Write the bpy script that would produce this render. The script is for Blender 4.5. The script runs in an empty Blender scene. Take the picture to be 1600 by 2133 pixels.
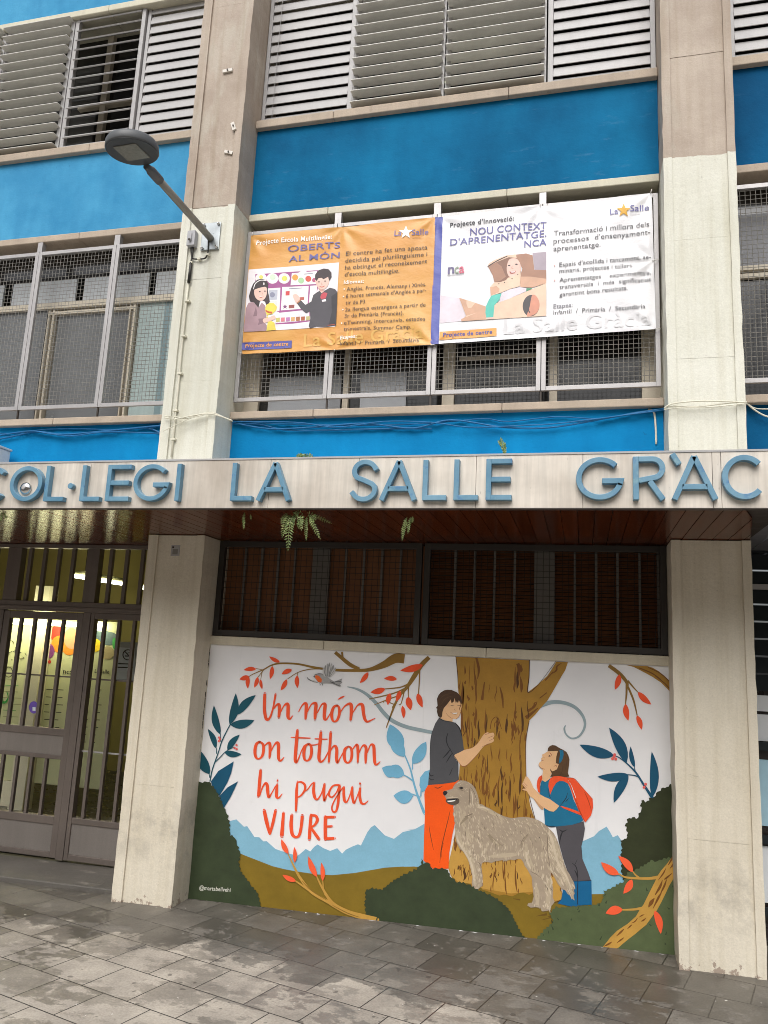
import bpy, bmesh, math, random
from mathutils import Vector, Matrix
from mathutils.geometry import delaunay_2d_cdt
R_ = math.radians
SC = bpy.context.scene
COL = SC.collection

# ------------------------------------------------------------------ camera
F_PX = 1612.75                                   # focal length in pixels of a 1600 px wide frame
YAW, PITCH, ROLL = 0.255735166, 0.182327815, 0.0486077012
def cam_axes():
    cy, sy = math.cos(YAW), math.sin(YAW)
    ry = Matrix(((cy, sy, 0), (-sy, cy, 0), (0, 0, 1)))
    b = Matrix(((1, 0, 0), (0, 0, -1), (0, 1, 0)))
    cp, sp = math.cos(PITCH), math.sin(PITCH)
    rp = Matrix(((1, 0, 0), (0, cp, sp), (0, -sp, cp)))
    cr, sr = math.cos(ROLL), math.sin(ROLL)
    rr = Matrix(((cr, -sr, 0), (sr, cr, 0), (0, 0, 1)))
    return rr @ rp @ b @ ry                      # rows: right, down, forward
AX = cam_axes()
EYE = Vector((0, -5, 1.66))
cd = bpy.data.cameras.new('camera')
cam = bpy.data.objects.new('camera', cd); COL.objects.link(cam)
m = Matrix.Identity(4)
for i in range(3):
    m[i][0] = AX[0][i]; m[i][1] = -AX[1][i]; m[i][2] = -AX[2][i]; m[i][3] = EYE[i]
cam.matrix_world = m
cd.sensor_fit = 'HORIZONTAL'; cd.sensor_width = 36; cd.lens = 36 * F_PX / 1600
cd.clip_start = 0.05; cd.clip_end = 500
SC.camera = cam

# ------------------------------------------------------------------ daylight, overcast
SUN_EL, SUN_AZ = 48, 182                         # azimuth measured clockwise from +y
w = bpy.data.worlds.new('World'); SC.world = w; w.use_nodes = True
nt = w.node_tree; nt.nodes.clear()
sky = nt.nodes.new('ShaderNodeTexSky'); sky.sky_type = 'NISHITA'; sky.sun_disc = False
sky.sun_elevation = R_(SUN_EL); sky.sun_rotation = R_(SUN_AZ)
sky.dust_density = 4; sky.air_density = 1.0
hs = nt.nodes.new('ShaderNodeHueSaturation'); hs.inputs['Saturation'].default_value = 0.28
bg = nt.nodes.new('ShaderNodeBackground'); bg.inputs['Strength'].default_value = 0.15
wo = nt.nodes.new('ShaderNodeOutputWorld')
nt.links.new(sky.outputs[0], hs.inputs['Color'])
# an overcast sky is about three times brighter overhead than near the horizon
tc = nt.nodes.new('ShaderNodeTexCoord'); sx = nt.nodes.new('ShaderNodeSeparateXYZ'); nt.links.new(tc.outputs['Generated'], sx.inputs[0])
mr = nt.nodes.new('ShaderNodeMapRange'); mr.inputs['From Min'].default_value = 0.05; mr.inputs['From Max'].default_value = 0.95
mr.inputs['To Min'].default_value = 0.35; mr.inputs['To Max'].default_value = 1.5; nt.links.new(sx.outputs[2], mr.inputs['Value'])
vm = nt.nodes.new('ShaderNodeVectorMath'); vm.operation = 'SCALE'; nt.links.new(hs.outputs[0], vm.inputs[0]); nt.links.new(mr.outputs[0], vm.inputs['Scale'])
nt.links.new(vm.outputs[0], bg.inputs[0]); nt.links.new(bg.outputs[0], wo.inputs[0])
ld = bpy.data.lights.new('sun', 'SUN'); ld.energy = 1.5; ld.angle = R_(50); ld.color = (1, 0.985, 0.965)
sun = bpy.data.objects.new('sun', ld); COL.objects.link(sun)
sd = Vector((math.sin(R_(SUN_AZ)) * math.cos(R_(SUN_EL)), math.cos(R_(SUN_AZ)) * math.cos(R_(SUN_EL)), math.sin(R_(SUN_EL))))
sun.rotation_euler = sd.to_track_quat('Z', 'Y').to_euler(); sun.location = sd * 20
SC.view_settings.view_transform = 'Standard'; SC.view_settings.look = 'None'
SC.view_settings.exposure = 0.24; SC.view_settings.gamma = 1
try:
    SC.view_settings.use_curve_mapping = False
    SC.cycles.max_bounces = 8; SC.cycles.diffuse_bounces = 4; SC.cycles.use_denoising = True
    SC.cycles.filter_width = 0.95
except Exception: pass

# ------------------------------------------------------------------ helpers
def ray(u, v):
    return AX.transposed() @ Vector(((u - 800) / F_PX, (v - 1066.5) / F_PX, 1))
def P(u, v, y):                                   # a sight line met with the upright plane at depth y
    d = ray(u, v); return EYE + d * ((y + 5) / d.y)
GSL = 0.0187                                      # the street climbs gently to the right
def ground(x): return GSL * x
def Z(ox, oy, s): return lambda p: (ox + p[0] * s, oy + p[1] * s)

def lin(c): return c / 12.92 if c <= 0.04045 else ((c + 0.055) / 1.055) ** 2.4
def rgb(h, g=1.0):
    if isinstance(h, str):
        h = h.lstrip('#'); h = tuple(int(h[i:i + 2], 16) for i in (0, 2, 4))
    return tuple(min(0.9, lin(c / 255) * g) for c in h) + (1,)

def nodes(mt):
    mt.use_nodes = True; t = mt.node_tree
    return t, t.nodes['Principled BSDF']
def pos(t, scale=(1, 1, 1), rot=(0, 0, 0)):
    g = t.nodes.new('ShaderNodeNewGeometry'); mp = t.nodes.new('ShaderNodeMapping')
    mp.inputs['Scale'].default_value = scale; mp.inputs['Rotation'].default_value = rot
    t.links.new(g.outputs['Position'], mp.inputs['Vector']); return mp.outputs[0]
def noise(t, vec, scale, detail=4, rough=0.55):
    n = t.nodes.new('ShaderNodeTexNoise'); n.inputs['Scale'].default_value = scale
    n.inputs['Detail'].default_value = detail; n.inputs['Roughness'].default_value = rough
    t.links.new(vec, n.inputs['Vector']); return n.outputs['Fac']
def ramp(t, fac, a, b, c0=(0, 0, 0, 1), c1=(1, 1, 1, 1)):
    r = t.nodes.new('ShaderNodeValToRGB'); e = r.color_ramp.elements
    e[0].position = a; e[1].position = b; e[0].color = c0; e[1].color = c1
    t.links.new(fac, r.inputs[0]); return r.outputs[0]
def mix(t, fac, a, b, mode='MIX'):
    n = t.nodes.new('ShaderNodeMix'); n.data_type = 'RGBA'; n.blend_type = mode
    for s, v in ((n.inputs[0], fac), (n.inputs[6], a), (n.inputs[7], b)):
        if isinstance(v, (int, float)): s.default_value = v
        elif isinstance(v, tuple): s.default_value = v
        else: t.links.new(v, s)
    return n.outputs[2]
def math_(t, op, a, b=0.0):
    n = t.nodes.new('ShaderNodeMath'); n.operation = op
    for s, v in ((n.inputs[0], a), (n.inputs[1], b)):
        if isinstance(v, (int, float)): s.default_value = v
        else: t.links.new(v, s)
    return n.outputs[0]
def zed(t):
    g = t.nodes.new('ShaderNodeNewGeometry'); s = t.nodes.new('ShaderNodeSeparateXYZ')
    t.links.new(g.outputs['Position'], s.inputs[0]); return s.outputs
def bump(t, bs, h, strength, dist=0.01):
    b = t.nodes.new('ShaderNodeBump'); b.inputs['Strength'].default_value = strength; b.inputs['Distance'].default_value = dist
    t.links.new(h, b.inputs['Height']); t.links.new(b.outputs[0], bs.inputs['Normal'])

MATS = {}
def mat(key, col, rough=0.6, var=0.12, scale=2.5, bmp=0.0, bscale=60, streak=0.0, metal=0.0, spec=0.4, grain=0.06, emit=0, mark=None):
    """paint / metal / plaster: base colour with large soft wear, fine grain, optional rain streaks"""
    if key in MATS: return MATS[key]
    mt = bpy.data.materials.new(key); t, bs = nodes(mt)
    c = rgb(col) if not (isinstance(col, tuple) and len(col) == 4) else col
    dark = tuple(x * (1 - var) for x in c[:3]) + (1,); lite = tuple(min(1, x * (1 + var * 0.6)) for x in c[:3]) + (1,)
    p = pos(t)
    out = mix(t, ramp(t, noise(t, p, scale, 5), 0.3, 0.72), dark, lite)
    if grain:
        g = ramp(t, noise(t, p, 140, 3), 0.25, 0.75, (1 - grain * 2,) * 3 + (1,), (1, 1, 1, 1))
        out = mix(t, 1.0, out, g, 'MULTIPLY')
    if streak:
        s = ramp(t, noise(t, pos(t, (26, 26, 1.1)), 1.0, 4, 0.6), 0.35, 0.7, (1 - streak,) * 3 + (1,), (1, 1, 1, 1))
        out = mix(t, 1.0, out, s, 'MULTIPLY')
    if mark:                                       # (colour, threshold lo, hi, scale vector)
        mc, lo, hi, sv = mark
        out = mix(t, ramp(t, noise(t, pos(t, sv), 1.0, 6, 0.65), lo, hi), out, rgb(mc))
    t.links.new(out, bs.inputs['Base Color'])
    bs.inputs['Metallic'].default_value = metal; bs.inputs['Specular IOR Level'].default_value = spec
    rr = ramp(t, noise(t, p, scale * 4, 4), 0.3, 0.7, (max(0.05, rough - 0.08),) * 3 + (1,), (min(1, rough + 0.08),) * 3 + (1,))
    t.links.new(rr, bs.inputs['Roughness'])
    if bmp: bump(t, bs, noise(t, p, bscale, 5, 0.6), bmp)
    if emit:
        bs.inputs['Emission Color'].default_value = c; bs.inputs['Emission Strength'].default_value = emit
    MATS[key] = mt; return mt

class MB:
    def __init__(s): s.bm = bmesh.new(); s.mats = []
    def mi(s, m_):
        if m_ is None: return 0
        if m_ not in s.mats: s.mats.append(m_)
        return s.mats.index(m_)
    def face(s, pts, m_=None):
        i = s.mi(m_); vs = [s.bm.verts.new(p) for p in pts]
        f = s.bm.faces.new(vs); f.material_index = i; return f
    def hexa(s, c, m_=None):                       # 8 corners: bottom ring then top ring
        i = s.mi(m_); v = [s.bm.verts.new(p) for p in c]
        for q in ((3, 2, 1, 0), (4, 5, 6, 7), (0, 1, 5, 4), (1, 2, 6, 5), (2, 3, 7, 6), (3, 0, 4, 7)):
            f = s.bm.faces.new([v[k] for k in q]); f.material_index = i
    def box(s, x0, x1, y0, y1, z0, z1, m_=None):
        if x0 > x1: x0, x1 = x1, x0
        if y0 > y1: y0, y1 = y1, y0
        if z0 > z1: z0, z1 = z1, z0
        s.hexa([(x0, y0, z0), (x1, y0, z0), (x1, y1, z0), (x0, y1, z0), (x0, y0, z1), (x1, y0, z1), (x1, y1, z1), (x0, y1, z1)], m_)
    def tube(s, pts, r, n=8, m_=None, caps=True):
        i = s.mi(m_); pts = [Vector(p) for p in pts]; rs = r if isinstance(r, (list, tuple)) else [r] * len(pts)
        rings = []; up = None
        for k, p in enumerate(pts):
            d = (pts[min(k + 1, len(pts) - 1)] - pts[max(k - 1, 0)]).normalized()
            if up is None or abs(up.dot(d)) > 0.98: up = Vector((0, 0, 1)) if abs(d.z) < 0.9 else Vector((0, 1, 0))
            a = d.cross(up).normalized(); b = a.cross(d).normalized(); up = b
            rings.append([s.bm.verts.new(p + (a * math.cos(2 * math.pi * j / n) + b * math.sin(2 * math.pi * j / n)) * rs[k]) for j in range(n)])
        for k in range(len(rings) - 1):
            for j in range(n):
                f = s.bm.faces.new((rings[k][j], rings[k][(j + 1) % n], rings[k + 1][(j + 1) % n], rings[k + 1][j])); f.material_index = i; f.smooth = n > 5
        if caps:
            for rg in (rings[0], rings[-1]):
                try: f = s.bm.faces.new(rg); f.material_index = i
                except ValueError: pass
    def lathe(s, prof, mtx, n=32, m_=None):        # prof: (radius, height) along local z
        i = s.mi(m_); rings = []
        for r, h in prof:
            rings.append([s.bm.verts.new(mtx @ Vector((r * math.cos(2 * math.pi * j / n), r * math.sin(2 * math.pi * j / n), h))) for j in range(n)])
        for k in range(len(rings) - 1):
            for j in range(n):
                f = s.bm.faces.new((rings[k][j], rings[k][(j + 1) % n], rings[k + 1][(j + 1) % n], rings[k + 1][j])); f.material_index = i; f.smooth = True
        for rg in (rings[0], rings[-1]):
            f = s.bm.faces.new(rg); f.material_index = i
    def build(s, name, m_=None, parent=None, label=None, bevel=0, origin=None):
        bmesh.ops.recalc_face_normals(s.bm, faces=s.bm.faces)
        me = bpy.data.meshes.new(name)
        base = Vector(origin) if origin is not None else Vector((0, 0, 0))
        if parent is not None: base = parent_loc(parent)
        for v in s.bm.verts: v.co -= base
        s.bm.to_mesh(me); s.bm.free()
        for q in (s.mats or [m_]): me.materials.append(q)
        o = bpy.data.objects.new(name, me); COL.objects.link(o)
        if parent is not None: o.parent = parent
        else: o.location = base
        if label: o['label'] = label
        if bevel:
            bv = o.modifiers.new('bevel', 'BEVEL'); bv.width = bevel; bv.segments = 2; bv.limit_method = 'ANGLE'
        return o
def parent_loc(o):
    v = Vector(o.location)
    while o.parent is not None: o = o.parent; v += Vector(o.location)
    return v
def tag(o, label, cat, group=None, kind=None):
    o['label'] = label; o['category'] = cat
    if group: o['group'] = group
    if kind: o['kind'] = kind
    return o
def thing(name, label, cat, loc=(0, 0, 0), group=None):
    o = bpy.data.objects.new(name, None); COL.objects.link(o); o.location = loc; o.empty_display_size = 0.1
    return tag(o, label, cat, group)

def catmull(pts, n=6, closed=False):
    pts = [tuple(p) for p in pts]; out = []; k = len(pts)
    rng = range(k) if closed else range(k - 1)
    for i in rng:
        g = (lambda j: pts[j % k]) if closed else (lambda j: pts[max(0, min(k - 1, j))])
        a, b, c, d = g(i - 1), g(i), g(i + 1), g(i + 2)
        for s in range(n):
            t_ = s / n
            out.append(tuple(0.5 * (2 * b[q] + (c[q] - a[q]) * t_ + (2 * a[q] - 5 * b[q] + 4 * c[q] - d[q]) * t_ ** 2 + (3 * b[q] - a[q] - 3 * c[q] + d[q]) * t_ ** 3) for q in range(len(b))))
    if not closed: out.append(pts[-1])
    return out
def inside(p, poly):
    x, y = p; c = False; n = len(poly)
    for i in range(n):
        x0, y0 = poly[i]; x1, y1 = poly[i - 1]
        if (y0 > y) != (y1 > y) and x < (x1 - x0) * (y - y0) / (y1 - y0) + x0: c = not c
    return c
def leaf_pts(a, b, w_, n=9, bend=0.0):
    ax, ay = a; bx, by = b; dx, dy = bx - ax, by - ay; L = math.hypot(dx, dy); nx, ny = -dy / L, dx / L
    l1, l2 = [], []
    for i in range(n + 1):
        t_ = i / n; ww = w_ * 0.5 * math.sin(math.pi * t_ ** 0.85) ** 0.85 if 0 < i < n else 0
        cx, cy = ax + dx * t_ + nx * bend * L * math.sin(math.pi * t_), ay + dy * t_ + ny * bend * L * math.sin(math.pi * t_)
        l1.append((cx + nx * ww, cy + ny * ww)); l2.append((cx - nx * ww, cy - ny * ww))
    return l1 + l2[-2:0:-1]
def rough_edge(pts, step, amp, rng, sel=None):
    """a leafy outline: resample the closed loop and push alternate points out and in"""
    out = []; n = len(pts)
    for i in range(n):
        a, b = pts[i], pts[(i + 1) % n]; L = math.hypot(b[0] - a[0], b[1] - a[1])
        if sel is not None and i not in sel: out.append(a); continue
        k = max(1, int(L / step)); nx, ny = (b[1] - a[1]) / (L or 1), -(b[0] - a[0]) / (L or 1)
        for j in range(k):
            t_ = (j + rng.uniform(-0.25, 0.25) * (j > 0)) / k; s = amp * rng.uniform(0.2, 1.0) * (1 if j % 2 else -1)
            out.append((a[0] + (b[0] - a[0]) * t_ + nx * s, a[1] + (b[1] - a[1]) * t_ + ny * s))
    return out

class Art:
    """flat painted or printed shapes, laid in thin coats on an upright plane; shapes are given as picture corners met with that plane"""
    def __init__(s, y, dl=0.0008, warp=None): s.mb = MB(); s.y = y; s.dl = dl; s.warp = warp; s.n = 0
    def pt(s, p, layer):
        q = P(p[0], p[1], s.y - layer * s.dl)
        yy = s.y - layer * s.dl - (s.n % 30) * s.dl / 40
        if s.warp: yy += s.warp(q.x, q.z)
        return Vector((q.x, yy, q.z))
    def poly(s, pts, m_, layer, grid=0):
        s.n += 1; vs = [Vector(p) for p in pts]; n = len(vs); ed = [(i, (i + 1) % n) for i in range(n)]
        if grid:
            x0 = min(p[0] for p in pts); x1 = max(p[0] for p in pts); y0 = min(p[1] for p in pts); y1 = max(p[1] for p in pts)
            x = x0 + grid / 2
            while x < x1:
                yv = y0 + grid / 2
                while yv < y1:
                    if inside((x, yv), pts): vs.append(Vector((x, yv)))
                    yv += grid
                x += grid
        r = delaunay_2d_cdt(vs, ed, [list(range(n))], 1, 1e-6)
        i = s.mb.mi(m_); bv = [s.mb.bm.verts.new(s.pt(v, layer)) for v in r[0]]
        for f in r[2]:
            try: ff = s.mb.bm.faces.new([bv[k] for k in f]); ff.material_index = i; ff.smooth = bool(grid)
            except ValueError: pass
    def stroke(s, pts, m_, layer, n=6, wscale=1.0, cap=True):
        """brush stroke: (x, y, width) points"""
        s.n += 1; c = catmull(pts, n) if len(pts) > 2 else [pts[0], tuple((a + b) / 2 for a, b in zip(*pts)), pts[1]]
        L, Rr = [], []
        for k, p in enumerate(c):
            a, b = c[max(0, k - 1)], c[min(len(c) - 1, k + 1)]
            dx, dy = b[0] - a[0], b[1] - a[1]; l = math.hypot(dx, dy) or 1; nx, ny = -dy / l, dx / l; h = max(0.15, p[2] * wscale / 2)
            L.append((p[0] + nx * h, p[1] + ny * h)); Rr.append((p[0] - nx * h, p[1] - ny * h))
        i = s.mb.mi(m_)
        lv = [s.mb.bm.verts.new(s.pt(p, layer)) for p in L]; rv = [s.mb.bm.verts.new(s.pt(p, layer)) for p in Rr]
        for k in range(len(c) - 1):
            f = s.mb.bm.faces.new((lv[k], lv[k + 1], rv[k + 1], rv[k])); f.material_index = i
        if cap:
            for e, d in ((0, -1), (len(c) - 1, 1)):
                p = c[e]; q = c[1] if e == 0 else c[-2]; ang = math.atan2(p[1] - q[1], p[0] - q[0]); h = max(0.15, p[2] * wscale / 2)
                arc = [s.mb.bm.verts.new(s.pt((p[0] + h * math.cos(ang + t_), p[1] + h * math.sin(ang + t_)), layer)) for t_ in (-1.2, -0.6, 0, 0.6, 1.2)]
                f = s.mb.bm.faces.new(arc); f.material_index = i
    def disc(s, c, rx, ry, m_, layer, n=20, rot=0):
        s.poly([(c[0] + rx * math.cos(2 * math.pi * k / n) * math.cos(rot) - ry * math.sin(2 * math.pi * k / n) * math.sin(rot),
                 c[1] + rx * math.cos(2 * math.pi * k / n) * math.sin(rot) + ry * math.sin(2 * math.pi * k / n) * math.cos(rot)) for k in range(n)], m_, layer)
    def text(s, txt, p0, p1, cap, m_, layer, bold=0.0):
        """words set from baseline point p0 to p1 with the given capital height"""
        s.n += 1; vs, fs, x0, x1, ch = glyphs(txt, bold, cap > 10)
        dx, dy = p1[0] - p0[0], p1[1] - p0[1]; i = s.mb.mi(m_); ux = 0.02; 
        bv = []
        for (x, y) in vs:
            a = (x - x0) / (x1 - x0); h = y / ch * cap
            bv.append(s.mb.bm.verts.new(s.pt((p0[0] + dx * a + h * UPX(p0), p0[1] + dy * a - h), layer)))
        for f in fs:
            try: ff = s.mb.bm.faces.new([bv[k] for k in f]); ff.material_index = i
            except ValueError: pass
    def build(s, name, parent, label=None): return s.mb.build(name, None, parent, label)
def UPX(p): return 0.075 * (1225 - p[0]) / 700      # plumb lines of the facade lean in the view
_TX = {}
def glyphs(txt, bold, big=False):
    k = (txt, bold, big)
    if k in _TX: return _TX[k]
    def mk(body):
        cu = bpy.data.curves.new('lettering', 'FONT'); cu.body = body; cu.size = 1; cu.offset = bold; cu.space_character = 1.1 if bold > .015 else 1.03; cu.resolution_u = 3
        o = bpy.data.objects.new('lettering', cu); COL.objects.link(o)
        dg = bpy.context.evaluated_depsgraph_get(); me = bpy.data.meshes.new_from_object(o.evaluated_get(dg))
        if body != 'H' and big:
            b_m = bmesh.new(); b_m.from_mesh(me); bmesh.ops.triangulate(b_m, faces=b_m.faces)
            for _ in range(4): bmesh.ops.subdivide_edges(b_m, edges=[e_ for e_ in b_m.edges if e_.calc_length() > .11], cuts=1); bmesh.ops.triangulate(b_m, faces=b_m.faces)
            b_m.to_mesh(me); b_m.free()
        vs = [(v.co.x, v.co.y) for v in me.vertices]; fs = [list(p.vertices) for p in me.polygons]
        COL.objects.unlink(o); bpy.data.objects.remove(o); bpy.data.curves.remove(cu); bpy.data.meshes.remove(me)
        return vs, fs
    vs, fs = mk(txt); hv, _ = mk('H')
    _TX[k] = (vs, fs, min(v[0] for v in vs), max(v[0] for v in vs), max(v[1] for v in hv))
    return _TX[k]
# ------------------------------------------------------------------ pavement
def paving_mat():
    mt = bpy.data.materials.new('paving'); t, bs = nodes(mt)
    v = pos(t, (1, 1, 1), (0, 0, R_(16)))
    mp = t.nodes.new('ShaderNodeMapping'); mp.inputs['Location'].default_value = (0.075, 0.41, 0); t.links.new(v, mp.inputs[0]); v = mp.outputs[0]
    br = t.nodes.new('ShaderNodeTexBrick'); br.offset = 0.5
    for k, x in (('Scale', 1.0), ('Mortar Size', 0.0035), ('Mortar Smooth', 0.2), ('Bias', 0.0), ('Brick Width', 0.322), ('Row Height', 0.287)): br.inputs[k].default_value = x
    br.inputs['Color1'].default_value = (0.88, 0.88, 0.88, 1); br.inputs['Color2'].default_value = (1, 1, 1, 1); br.inputs['Mortar'].default_value = (0.5, 0.5, 0.5, 1)
    t.links.new(v, br.inputs['Vector'])
    p = pos(t)
    base = mix(t, ramp(t, noise(t, p, 3.5, 6), 0.3, 0.7), rgb('#68635c'), rgb('#8b857b'))
    base = mix(t, 1.0, base, br.outputs['Color'], 'MULTIPLY')
    zd = zed(t); dry_lit = math_(t, 'ADD', math_(t, 'ADD', math_(t, 'MULTIPLY', zd[1], -1.0), math_(t, 'MULTIPLY', zd[0], -0.16)), math_(t, 'MULTIPLY', math_(t, 'SUBTRACT', noise(t, p, 2.2, 6, 0.65), 0.5), 1.6))
    base = mix(t, ramp(t, dry_lit, 0.95, 1.75), base, mix(t, 1.0, base, (2.1, 2.08, 2.06, 1), 'MULTIPLY'))  # drier slabs; open daylight beyond the canopy is painted into the tone
    base = mix(t, 1.0, base, ramp(t, noise(t, p, 90, 4), 0.25, 0.75, (.72, .72, .72, 1), (1.05, 1.05, 1.05, 1)), 'MULTIPLY')
    # damp patches: broad pools broken by ragged edges, thickened towards the wall, where canopy shade is painted in too
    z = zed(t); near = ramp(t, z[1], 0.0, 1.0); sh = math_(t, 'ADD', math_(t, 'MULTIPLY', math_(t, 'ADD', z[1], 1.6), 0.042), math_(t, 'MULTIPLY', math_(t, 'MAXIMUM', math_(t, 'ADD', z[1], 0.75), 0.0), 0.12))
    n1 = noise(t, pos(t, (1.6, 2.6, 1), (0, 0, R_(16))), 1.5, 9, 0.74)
    wet_shade = ramp(t, math_(t, 'ADD', n1, sh), 0.525, 0.54)
    n2 = noise(t, p, 9, 6, 0.7); wet_shade = math_(t, 'MULTIPLY', wet_shade, ramp(t, n2, 0.36, 0.44))
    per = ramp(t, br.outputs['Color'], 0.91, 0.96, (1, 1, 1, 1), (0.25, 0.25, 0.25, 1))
    wet_shade = math_(t, 'MULTIPLY', wet_shade, math_(t, 'MAXIMUM', per, 0.6))
    base = mix(t, wet_shade, base, mix(t, 0.52, base, rgb('#2e2a24')))
    gum = ramp(t, noise(t, p, 17, 1, 0.3), 0.755, 0.77)
    base = mix(t, math_(t, 'MULTIPLY', gum, 0.55), base, rgb('#35322e'))
    fleck = ramp(t, noise(t, p, 38, 0, 0.3), 0.872, 0.876); base = mix(t, fleck, base, rgb('#c9c6bf'))
    base = mix(t, br.outputs['Fac'], base, rgb('#332f2a'))
    t.links.new(base, bs.inputs['Base Color'])
    rr = mix(t, wet_shade, (0.72, 0.72, 0.72, 1), (0.34, 0.34, 0.34, 1)); t.links.new(rr, bs.inputs['Roughness'])
    h = mix(t, br.outputs['Fac'], mix(t, 0.25, (1, 1, 1, 1), noise(t, p, 70, 4)), (0, 0, 0, 1))
    bump(t, bs, h, 0.5, 0.004)
    return mt
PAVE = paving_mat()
mb = MB()
xs = [-60, -12, -6, -3, 0, 3, 6, 12, 60]; ys = [-60, -12, -6, -3, -1, 0, 0.14]
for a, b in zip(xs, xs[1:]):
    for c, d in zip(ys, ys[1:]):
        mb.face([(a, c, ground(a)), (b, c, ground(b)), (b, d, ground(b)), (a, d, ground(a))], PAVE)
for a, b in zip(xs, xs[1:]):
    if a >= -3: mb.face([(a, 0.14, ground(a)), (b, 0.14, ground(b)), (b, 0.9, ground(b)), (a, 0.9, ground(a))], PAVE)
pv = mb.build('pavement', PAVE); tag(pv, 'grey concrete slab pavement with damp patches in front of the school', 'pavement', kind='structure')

# ------------------------------------------------------------------ facade materials
def pillar_mat(key, low):
    """cast concrete, painted cream up to a line, with wear; the lower storey is stained near the ground"""
    mt = bpy.data.materials.new(key); t, bs = nodes(mt); p = pos(t); z = zed(t)
    conc = mix(t, ramp(t, noise(t, p, 2.2, 6, 0.6), 0.3, 0.7), rgb('#9f8f80'), rgb('#b7a99a'))
    patch = ramp(t, noise(t, pos(t, (2.2, 2.2, 0.8)), 1.0, 5, 0.62), 0.53, 0.6)
    conc = mix(t, math_(t, 'MULTIPLY', patch, 0.7), conc, rgb('#b6ad9f'))
    scar = ramp(t, noise(t, pos(t, (7, 7, 24)), 1.0, 7, 0.72), 0.66, 0.71); pit = ramp(t, noise(t, p, 42, 3, 0.6), 0.70, 0.74)
    cream = mix(t, ramp(t, noise(t, p, 1.6, 5), 0.3, 0.7), rgb('#cdccbd'), rgb('#dbdace'))
    if low: cream = mix(t, ramp(t, noise(t, p, 1.6, 5), 0.3, 0.7), rgb('#cfc6b3'), rgb('#dcd4c2'))
    line = ramp(t, math_(t, 'ADD', z[2], math_(t, 'MULTIPLY', noise(t, p, 6, 4), 0.05)), 0.5, 0.5005)
    zz = math_(t, 'ADD', z[2], math_(t, 'MULTIPLY', math_(t, 'SUBTRACT', noise(t, p, 9, 4), 0.5), 0.04))
    up = math_(t, 'GREATER_THAN', zz, 5.055)
    c = mix(t, up, cream, conc)
    c = mix(t, math_(t, 'MULTIPLY', scar, 0.4), c, rgb('#8d8374')); c = mix(t, math_(t, 'MULTIPLY', pit, 0.3), c, rgb('#857b6e'))
    grain = ramp(t, noise(t, p, 110, 4), 0.2, 0.8, (.86, .86, .86, 1), (1.04, 1.04, 1.04, 1)); c = mix(t, 1.0, c, grain, 'MULTIPLY')
    st = ramp(t, noise(t, pos(t, (18, 18, 0.9)), 1.0, 4, 0.6), 0.45, 0.75, (1, 1, 1, 1), (.87, .85, .80, 1)); c = mix(t, 1.0, c, st, 'MULTIPLY')
    if low:
        below = math_(t, 'LESS_THAN', z[2], 0.62)
        dirt = math_(t, 'MULTIPLY', ramp(t, noise(t, p, 5.5, 7, 0.72), 0.47, 0.66), below)
        band = math_(t, 'SUBTRACT', 1.0, math_(t, 'MULTIPLY', math_(t, 'ABSOLUTE', math_(t, 'SUBTRACT', z[2], 0.42)), 3.2))
        dirt = math_(t, 'MULTIPLY', dirt, math_(t, 'MAXIMUM', band, 0.12))
        c = mix(t, math_(t, 'MULTIPLY', dirt, 0.5), c, rgb('#77716a'))
        hh = math_(t, 'SUBTRACT', z[2], math_(t, 'MULTIPLY', z[0], GSL))
        peel = math_(t, 'GREATER_THAN', math_(t, 'SUBTRACT', noise(t, p, 16, 5, 0.7), math_(t, 'MULTIPLY', hh, 1.6)), 0.52)
        c = mix(t, math_(t, 'MULTIPLY', peel, 0.8), c, rgb('#8d7a6c'))
        scuff = ramp(t, noise(t, pos(t, (5, 5, 9)), 1.0, 8, 0.75), 0.62, 0.70); c = mix(t, math_(t, 'MULTIPLY', scuff, 0.35), c, rgb('#97907f'))
    t.links.new(c, bs.inputs['Base Color']); bs.inputs['Roughness'].default_value = 0.72
    hgt = mix(t, 0.45, noise(t, p, 30, 5, 0.6), noise(t, pos(t, (7, 7, 12)), 1.0, 5, 0.55))
    bump(t, bs, hgt, 0.42, 0.012)
    return mt
def blue_mat(key, a, b, worn):
    mt = bpy.data.materials.new(key); t, bs = nodes(mt); p = pos(t)
    c = mix(t, ramp(t, noise(t, p, 1.7, 6, 0.62), 0.32, 0.7), rgb(a), rgb(b))
    s = ramp(t, noise(t, pos(t, (5, 5, 1.3)), 1.0, 5, 0.6), 0.35, 0.75, (.80, .84, .88, 1), (1.04, 1.03, 1.02, 1)); c = mix(t, 1.0, c, s, 'MULTIPLY')
    if worn:
        k = ramp(t, noise(t, pos(t, (1.4, 1.4, 5)), 2.2, 8, 0.75), 0.6, 0.72); c = mix(t, math_(t, 'MULTIPLY', k, worn), c, rgb('#6f97b4'))
        k = ramp(t, noise(t, p, 13, 5, 0.7), 0.68, 0.74); c = mix(t, math_(t, 'MULTIPLY', k, 0.45), c, rgb('#1c3d5c'))
    t.links.new(c, bs.inputs['Base Color']); bs.inputs['Roughness'].default_value = 0.75; bs.inputs['Specular IOR Level'].default_value = 0.08
    h = mix(t, 0.55, noise(t, pos(t, (3, 3, 9)), 2.2, 8, 0.72), noise(t, p, 45, 5, 0.6)); bump(t, bs, h, 0.16, 0.02)
    return mt
PIL_UP, PIL_LOW = pillar_mat('pillar_plaster', False), pillar_mat('pillar_plaster_low', True)
BLUE_L = blue_mat('blue_paint_pale', '#3d8bb6', '#56a4cb', 0.15)  # left bay: a paler blue than the other panels
BLUE_C = blue_mat('blue_paint', '#0a5a82', '#12709c', 0.22)
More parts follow.
